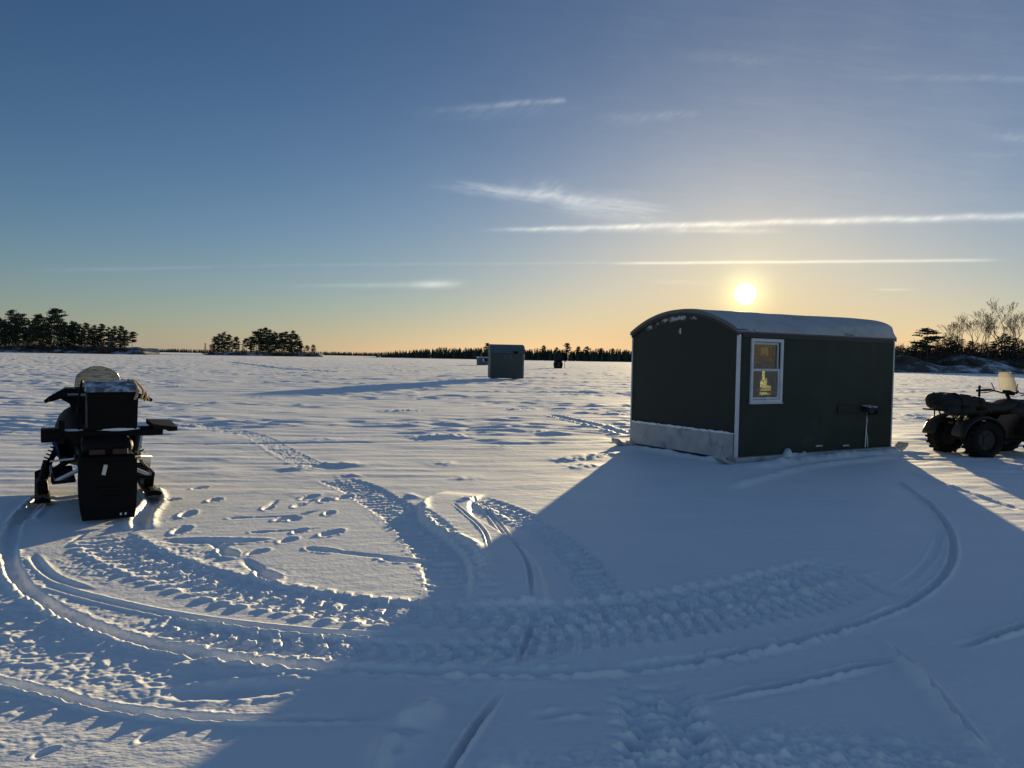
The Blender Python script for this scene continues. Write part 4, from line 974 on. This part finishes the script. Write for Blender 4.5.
bm = new(); tube(bm, [(-.46, -.10, .10), (-.52, -.10, .02), (-.52, -.10, -.14)], .014); obj('strap_end', bm, M_SOOT, bg_)
bm = new(); tube(bm, [(-.44, .0, .13), (-.56, -.02, .08), (-.53, -.02, .0)], .016); obj('strap_end', bm, M_SOOT, bg_)
bm = new(); tube(bm, [(-.30, -.3, .02), (-.33, -.32, -.12), (-.22, -.32, -.14), (-.1, -.32, .0)], .016); obj('strap_end', bm, M_SOOT, bg_)

# ------------------------------------------------------------------ islands, shore, trees
ORD = ['', 'first', 'second', 'third', 'fourth', 'fifth', 'sixth', 'seventh', 'eighth', 'ninth', 'tenth', 'eleventh', 'twelfth', 'thirteenth', 'fourteenth', 'fifteenth', 'sixteenth',
       'seventeenth', 'eighteenth', 'nineteenth', 'twentieth', 'twenty-first', 'twenty-second', 'twenty-third', 'twenty-fourth', 'twenty-fifth', 'twenty-sixth', 'twenty-seventh', 'twenty-eighth', 'twenty-ninth', 'thirtieth']
class MeshData:
    def __init__(s): s.v = []; s.f = []
    def tube(s, pts, rad, seg=5):
        base = len(s.v)
        for i, p in enumerate(pts):
            p = Vector(p); d = (Vector(pts[min(i+1, len(pts)-1)])-Vector(pts[max(i-1, 0)])).normalized(); q = d.to_track_quat('Z', 'Y')
            for k in range(seg): s.v.append(tuple(p + q @ Vector((rad[i]*math.cos(2*PI*k/seg), rad[i]*math.sin(2*PI*k/seg), 0))))
        for i in range(len(pts)-1):
            for k in range(seg): s.f.append((base+i*seg+k, base+i*seg+(k+1) % seg, base+(i+1)*seg+(k+1) % seg, base+(i+1)*seg+k))
    def tuft(s, c, size, r, flat=.45, n=5):
        """a clump of needle sprays: small crossed blades spread through a flattened ball"""
        for _ in range(n):
            d = Vector((r.gauss(0, 1), r.gauss(0, 1), r.gauss(0, flat)))
            p = Vector(c)+d*size*.55
            u = Vector((r.gauss(0, 1), r.gauss(0, 1), r.gauss(.1, .6))).normalized()*size*r.uniform(.35, .75)
            w = u.cross(Vector((r.gauss(0, 1), r.gauss(0, 1), r.gauss(0, 1)))).normalized()*size*r.uniform(.15, .3)
            b = len(s.v); s.v += [tuple(p-u*.5-w*.5), tuple(p+u*.2-w), tuple(p+u*.7), tuple(p+u*.1+w)]; s.f.append((b, b+1, b+2, b+3))
    def mesh(s, name, m):
        me = bpy.data.meshes.new(name); me.from_pydata(s.v, [], s.f); me.update(); me.materials.append(m); return me
def pine_meshes(seed, h=18, spread=.20, bare=.28, gaps=.35):
    r = random.Random(seed); t = MeshData(); c = MeshData()
    lean = (r.uniform(-.5, .5), r.uniform(-.5, .5))
    P = lambda k: (lean[0]*k*k, lean[1]*k*k, h*k)
    t.tube([P(k/6) for k in range(7)], [.28*(1-.85*k/6) for k in range(7)], 6)
    nw = 17
    for i in range(nw):
        k = bare+(1-bare)*(i+r.uniform(-.3, .3))/nw; k = min(k, .985)
        prof = math.sin(PI*min(1, (k-bare)/(1-bare)*.80+.18))**.8
        for j in range(r.randint(3, 5)):
            if r.random() < gaps*.6: continue
            az = r.uniform(0, 2*PI); L = h*spread*prof*r.uniform(.55, 1.25)
            p0 = Vector(P(k)); tip = p0+Vector((math.cos(az)*L, math.sin(az)*L, L*r.uniform(-.05, .38)))
            t.tube([p0, (p0+tip)/2+Vector((0, 0, -.03*L)), tip], [.07, .05, .02], 3)
            for q in range(3+int(L*3.2)):
                f = .35+.65*r.random()
                c.tuft(p0.lerp(tip, f)+Vector((r.gauss(0, .14), r.gauss(0, .14), r.gauss(.12, .16))), .95, r, .30, 6)
    for q in range(4): c.tuft(Vector(P(.97))+Vector((0, 0, q*.12)), .65, r, .6, 6)
    return t.mesh('trunk', M_BARK), c.mesh('crown', M_NEEDLE)
def spruce_meshes(seed, h=12, spread=.15):
    r = random.Random(seed); t = MeshData(); c = MeshData()
    t.tube([(0, 0, h*k/4) for k in range(5)], [.2*(1-.9*k/4) for k in range(5)], 5)
    nw = 20
    for i in range(nw):
        k = .08+.90*i/nw; L = h*spread*(1-k)**.8*r.uniform(.7, 1.2)+.15
        for j in range(5):
            az = r.uniform(0, 2*PI)
            for q in range(2): f = .35+.6*q*r.uniform(.7, 1.1); c.tuft((math.cos(az)*L*f, math.sin(az)*L*f, h*k-L*f*.3), .62, r, .35, 4)
    for q in range(3): c.tuft((0, 0, h*(.97+.015*q)), .3, r, 1.2, 4)
    return t.mesh('trunk', M_BARK), c.mesh('crown', M_NEEDLE2)
def bare_meshes(seed, h=17):
    r = random.Random(seed); t = MeshData(); c = MeshData()
    def grow(p, d, L, rad, depth, md):
        pts = [p]; dd = d.copy()
        for k in range(3):
            dd = (dd+Vector((r.gauss(0, .10), r.gauss(0, .10), r.gauss(.05, .06)))).normalized(); pts.append(pts[-1]+dd*L/3)
        md.tube(pts, [rad, rad*.9, rad*.8, rad*.68], 5 if depth < 2 else 3)
        if depth >= 7: return
        for j in range(3 if depth in (0, 2, 4) else 2):
            nd = (dd+Vector((r.gauss(0, .42), r.gauss(0, .42), r.uniform(-.02, .35)))).normalized()
            grow(pts[-1] if j < 2 else pts[2], nd, L*r.uniform(.60, .82), max(.030, rad*.60), depth+1, c if depth >= 1 else t)
    grow(Vector((0, 0, -.3)), Vector((0, 0, 1)), h*.30, .24, 0, t)
    return t.mesh('trunk', M_TWIG), c.mesh('crown', M_TWIG)
def shrub_mesh(seed, w=3.5, h=2.6):
    r = random.Random(seed); c = MeshData()
    for k in range(70):
        a_ = r.uniform(0, 2*PI); rr_ = w*.5*math.sqrt(r.random()); z = r.random()*h*(1-.6*(rr_/(w*.5))**2)
        c.tuft((math.cos(a_)*rr_, math.sin(a_)*rr_, z), .5, r, .6, 5)
    for k in range(30):
        a_ = r.uniform(0, 2*PI); l = r.uniform(.5, 1.1)
        c.tube([(0.3*math.cos(a_), .3*math.sin(a_), 0), (l*w*.4*math.cos(a_), l*w*.4*math.sin(a_), h*r.uniform(.7, 1.25))], [.04, .012], 3)
    return c.mesh('shrub', M_SHRUB)
PINES = [pine_meshes(20+k, 18, (.17, .20, .23, .18, .22, .16)[k], (.12, .25, .45, .15, .30, .20)[k], (.2, .35, .5, .25, .4, .2)[k]) for k in range(6)]
SPRUCES = [spruce_meshes(40+k, 12, (.13, .17, .20, .15)[k]) for k in range(4)]
BARES = [bare_meshes(60+k) for k in range(4)]
SHRUBS = [shrub_mesh(80+k) for k in range(4)]
def tree(kind, var, x, y, z, scale, wide, label, cat, group, name):
    o = empty(name, (x, y, z), rnd.uniform(0, 6.28), label, cat, group); o.scale = (scale*wide, scale*wide, scale)
    for me_, nm in zip(kind[var % len(kind)], ('trunk', 'crown')):
        q = bpy.data.objects.new(nm, me_); col.objects.link(q); q.parent = o
    return o
def shrub(var, x, y, z, scale, label, group):
    o = bpy.data.objects.new('shrub', SHRUBS[var % 4]); col.objects.link(o); o.location = (x, y, z); o.rotation_euler.z = rnd.uniform(0, 6.28); o.scale = (scale,)*3
    return tag(o, label, 'shrub', group)
def mound(name, px0, px1, dist, depth, height, m, seed, rough=.35, taper=.15):
    """low land rising from the ice between two bearings"""
    x0, x1 = far(px0, dist)[0], far(px1, dist)[0]
    nx_, ny_ = 90, 16; v = []; f = []
    for i in range(nx_+1):
        for j in range(ny_+1):
            s_, t_ = i/nx_, j/ny_
            e_ = min(1, s_/taper, (1-s_)/taper); e_ = e_*e_*(3-2*e_) if e_ > 0 else 0
            prof = math.sin(PI*min(.5, t_*1.15)) if t_ < .45 else 1.0
            yy = dist+depth*t_*(.3+.7*e_) + 3*math.sin(s_*9+seed)
            nz = float(perlin(np.array([s_*nx_/6.0]), np.array([t_*3.1+seed]), 500+seed)[0])
            v.append((x0+(x1-x0)*s_ if True else 0, yy, -.3+(height*e_*prof)*(1+rough*nz)))
    for i in range(nx_):
        for j in range(ny_): a_ = i*(ny_+1)+j; f.append((a_, a_+ny_+1, a_+ny_+2, a_+1))
    o = obj_py(name, v, f, m, None, True); return tag(o, kind='structure')
M_SHORE = mat('snowy_shore', (.55, .60, .68), .8, .12, .25, dirt=(.05, .046, .04), dirt_at=(.40, .52))

# left wooded island
mound('island', -140, 155, 345, 40, 3.2, M_SHORE, 1)
LT = [(-30, 322, 0), (-18, 316, 3), (-8, 318, 1), (1, 317, 0), (7, 321, 5), (13, 309, 3), (18, 312, 0), (24, 313, 3), (29, 319, 5), (35, 318, 1), (39, 313, 1), (44, 320, 0), (49, 322, 5), (54, 308, 2),
      (59, 316, 0), (65, 321, 3), (71, 320, 0), (75, 321, 1), (80, 323, 5), (85, 322, 3), (90, 328, 1), (95, 324, 0), (101, 323, 3), (108, 326, 5), (114, 325, 0), (120, 325, 3), (125, 329, 1), (132, 331, 2)]
for k, (px, ty, vr) in enumerate(LT):
    d = 352+rnd.uniform(0, 22); x, y = far(px, d); hz = 358-(512-px)*.01833*1.0
    hgt = (hz-ty)*d/F_PX + EYE - 1.8
    vis = [q for q in LT if q[0] >= 0]; rank = len([q for q in vis if q[0] <= px])
    lb = f'{"tall ragged" if ty < 315 else "dark"} pine, {ORD[rank]} from the left on the wooded shore at far left' if px >= 0 else 'dark pine just past the left edge of the wooded shore'
    tree(PINES, vr, x, y, 1.4, hgt/18, 1.05, lb, 'tree', 'pines on the left shore', 'pine_tree')
for k in range(30):
    px = -30+172*k/29; d = 348+rnd.uniform(0, 12); x, y = far(px, d)
    shrub(k, x, y, .9, rnd.uniform(.9, 1.9)*(1 if px < 120 else .6), 'low dark shrub under the pines of the far left shore', 'shrubs on the left shore')
for k in range(26):
    px = -25+150*k/25+rnd.uniform(-3, 3); ty = np.interp(px, [-30, 13, 30, 54, 70, 100, 128], [324, 317, 322, 318, 325, 329, 335])+rnd.uniform(-2, 6); d = 362+rnd.uniform(0, 14); x, y = far(px, d); hz = 358-(512-px)*.01833
    tree(SPRUCES, k, x, y, 1.6, max(4, (hz-ty)*d/F_PX)/12, 1.15, 'small dark evergreen filling the gaps behind the pines at far left', 'tree', 'small evergreens on the left shore', 'spruce_tree')
# small middle island
mound('island', 196, 326, 480, 22, 2.3, M_SHORE, 2, taper=.10)
MT = [(205, 342, 's'), (210, 345, 's'), (214, 336, 3), (219, 333, 0), (224, 331, 5), (229, 334, 3), (236, 336, 1), (246, 338, 2), (251, 337, 1), (256, 331, 2), (261, 328, 0), (266, 327, 3), (270, 329, 0), (275, 331, 5), (281, 332, 1),
      (286, 331, 3), (292, 330, 0), (297, 334, 3), (300, 340, 5), (307, 345, 2), (313, 344, 1)]
for k, (px, ty, vr) in enumerate(MT):
    d = 486+rnd.uniform(0, 12); x, y = far(px, d); hz = 358-(512-px)*.01833
    hgt = (hz-ty)*d/F_PX + EYE - 1.2
    lb = f'{"small" if hgt < 9 else "dark"} evergreen, {ORD[k+1]} from the left on the small middle island'
    if vr == 's': tree(SPRUCES, k, x, y, .9, hgt/12, 1.0, lb, 'tree', 'evergreens on the middle island', 'spruce_tree')
    else: tree(PINES, vr, x, y, .9, hgt/18, 1.2, lb, 'tree', 'evergreens on the middle island', 'pine_tree')
for k in range(18):
    px = 204+112*k/17; d = 482+rnd.uniform(0, 8); x, y = far(px, d)
    shrub(k, x, y, .5, rnd.uniform(.7, 1.3), 'low dark shrub along the waterline of the small middle island', 'shrubs on the middle island')
for k in range(20):
    px = 212+92*k/19+rnd.uniform(-2, 2); ty = np.interp(px, [205, 220, 240, 262, 290, 300, 305], [345, 339, 346, 337, 338, 342, 348])+rnd.uniform(-1, 4); d = 492+rnd.uniform(0, 10); x, y = far(px, d); hz = 358-(512-px)*.01833
    tree(SPRUCES, k, x, y, 1.0, max(4, (hz-ty)*d/F_PX)/12, 1.35, 'small dark evergreen filling the gaps on the small middle island', 'tree', 'small evergreens on the middle island', 'spruce_tree')
# far treeline: front row as trees, the wood behind as one mass
mound('shore', 340, 940, 656, 60, .6, M_SHORE, 3, taper=.06)
TALL = {487: 343, 543: 345, 556: 347, 567: 343, 578: 346, 586: 346, 600: 348, 612: 348}
px = 384.0; k = 0
while px < 632:
    env = 352-4.5*min(1, (px-380)/60) if px < 470 else 347.2+1.0*min(1, (px-470)/60)
    ty = env+rnd.uniform(-1.2, 3.2); d = 652+rnd.uniform(0, 16); x, y = far(px, d); hz = 358-(512-px)*.01833
    hgt = max(3.5, (hz-ty)*d/F_PX + EYE - .9)
    tree(SPRUCES, k, x, y, .7, hgt/12, 1.25, 'small dark spruce in the treeline along the far shore', 'tree', 'spruces along the far shore', 'spruce_tree')
    px += rnd.uniform(1.7, 2.9); k += 1
for k, (px, ty) in enumerate(TALL.items()):
    d = 660; x, y = far(px, d); hz = 358-(512-px)*.01833; hgt = (hz-ty)*d/F_PX + EYE - .9
    tree(PINES, (2, 1, 4)[k % 3], x, y, .7, hgt/18, 1.0, f'pine standing above the far treeline, {ORD[k+1]} tall one from the left', 'tree', 'tall pines above the far treeline', 'pine_tree')
def forest(name, px0, px1, dist, thick, h, n, seed, m=M_NEEDLE2):
    r = random.Random(seed); md_ = MeshData()
    for k in range(n):
        px = r.uniform(px0, px1); d = dist+r.uniform(0, thick); x, y = far(px, d); hh = h*r.uniform(.65, 1.25); e_ = min(1, (px-px0)/(.12*(px1-px0)+1e-6))
        hh *= .45+.55*e_
        md_.tube([(x, y, -.5), (x, y, hh*.15), (x+r.gauss(0, .1), y, hh*.6), (x, y, hh)], [.2, hh*.17, hh*.11, .05], 5)
        for q in range(5): md_.tuft((x+r.gauss(0, hh*.09), y, hh*r.uniform(.2, .85)), hh*.10, r, .5, 2)
    me_ = md_.mesh(name, m); o = bpy.data.objects.new(name, me_); col.objects.link(o); return tag(o, kind='stuff')
tag(forest('far_forest', 376, 960, 654, 60, 8.6, 1500, 5), 'dark spruce forest massed along the far shore', 'forest')
tag(forest('distant_forest', 100, 420, 1750, 80, 8.0, 1600, 6), 'thin dark line of woods on the horizon between the islands', 'forest')
tag(forest('distant_woods', 860, 1400, 900, 80, 12, 400, 7), 'dark woods behind the right shore', 'forest')

# right shore: snowy bank, brush, a big evergreen and bare trees
def rb_z(t): return 0
mound('shore', 868, 1420, 172, 45, 4.2, M_SHORE, 4, .5, .10)
def rtree(kind, vr, px, ty, d, base, wide, lb, group, name, H0):
    x, y = far(px, d); hz = 358-(512-px)*.01833; hgt = (hz-ty)*d/F_PX + EYE - base
    tree(kind, vr, x, y, base, hgt/H0, wide, lb, 'tree', group, name)
rtree(PINES, 4, 926, 328, 182, 2.6, 1.75, 'dark spreading evergreen just right of the green hut, on the right shore', 'trees on the right shore', 'pine_tree', 18)
BT = [(955, 322, 0, 0.98, 'slim bare tree, leftmost in the leafless clump on the right shore'), (963, 314, 1, 1.04, 'bare tree, second from the left in the leafless clump on the right shore'), (970, 313, 2, 0.98, 'bare tree, third from the left in the leafless clump on the right shore'),
      (978, 315, 3, 0.91, 'bare tree, fourth from the left in the leafless clump on the right shore'), (986, 318, 0, 0.78, 'small bare tree left of the tallest leafless tree on the right shore'), (1001, 299, 1, 1.10, 'tallest bare tree on the right shore, with a wide crown'), (1010, 306, 2, 0.91, 'bare tree close right of the tallest leafless tree on the right shore'),
      (1020, 316, 3, 1.04, 'small bare tree at the right edge of the view on the shore'), (1040, 310, 0, 1.17, 'bare tree beyond the right edge of the view on the shore'), (944, 328, 2, 0.78, 'smallest bare tree, beside the dark spreading evergreen on the right shore')]
for px, ty, vr, wd, lb in BT: rtree(BARES, vr, px, ty, 190+rnd.uniform(0, 8), 3.2, wd, lb, 'bare trees on the right shore', 'bare_tree', 17.0)
ST = [(896, 346), (900, 345), (907, 347), (913, 345), (936, 340), (943, 338), (949, 337), (955, 335), (960, 338), (968, 341), (976, 342), (984, 342), (991, 341), (997, 336), (1003, 332), (1008, 336), (1014, 337), (1020, 339), (1028, 337), (1040, 335)]
for k, (px, ty) in enumerate(ST):
    rtree(SPRUCES if k % 3 else PINES, k, px, ty, 186+rnd.uniform(0, 6), 3.0, 1.9 if k % 3 else 1.4, f'bushy dark evergreen, {ORD[k+1]} from the left in the brush of the right shore', 'evergreens in the right shore brush', 'spruce_tree' if k % 3 else 'pine_tree', 12 if k % 3 else 18)
for k in range(56):
    px = 893+160*(k % 28)/27+rnd.uniform(-2, 2); d = (176+rnd.uniform(0, 6)) if k >= 28 else 186+rnd.uniform(0, 6); x, y = far(px, d)
    if k >= 28 and rnd.random() < .2: continue
    shrub(k, x, y, (1.2 if k >= 28 else 3.0), rnd.uniform(.8, 1.3)*(.85 if k >= 28 else 1.3), 'low dark brush on the snowy bank of the right shore', 'brush on the right shore')
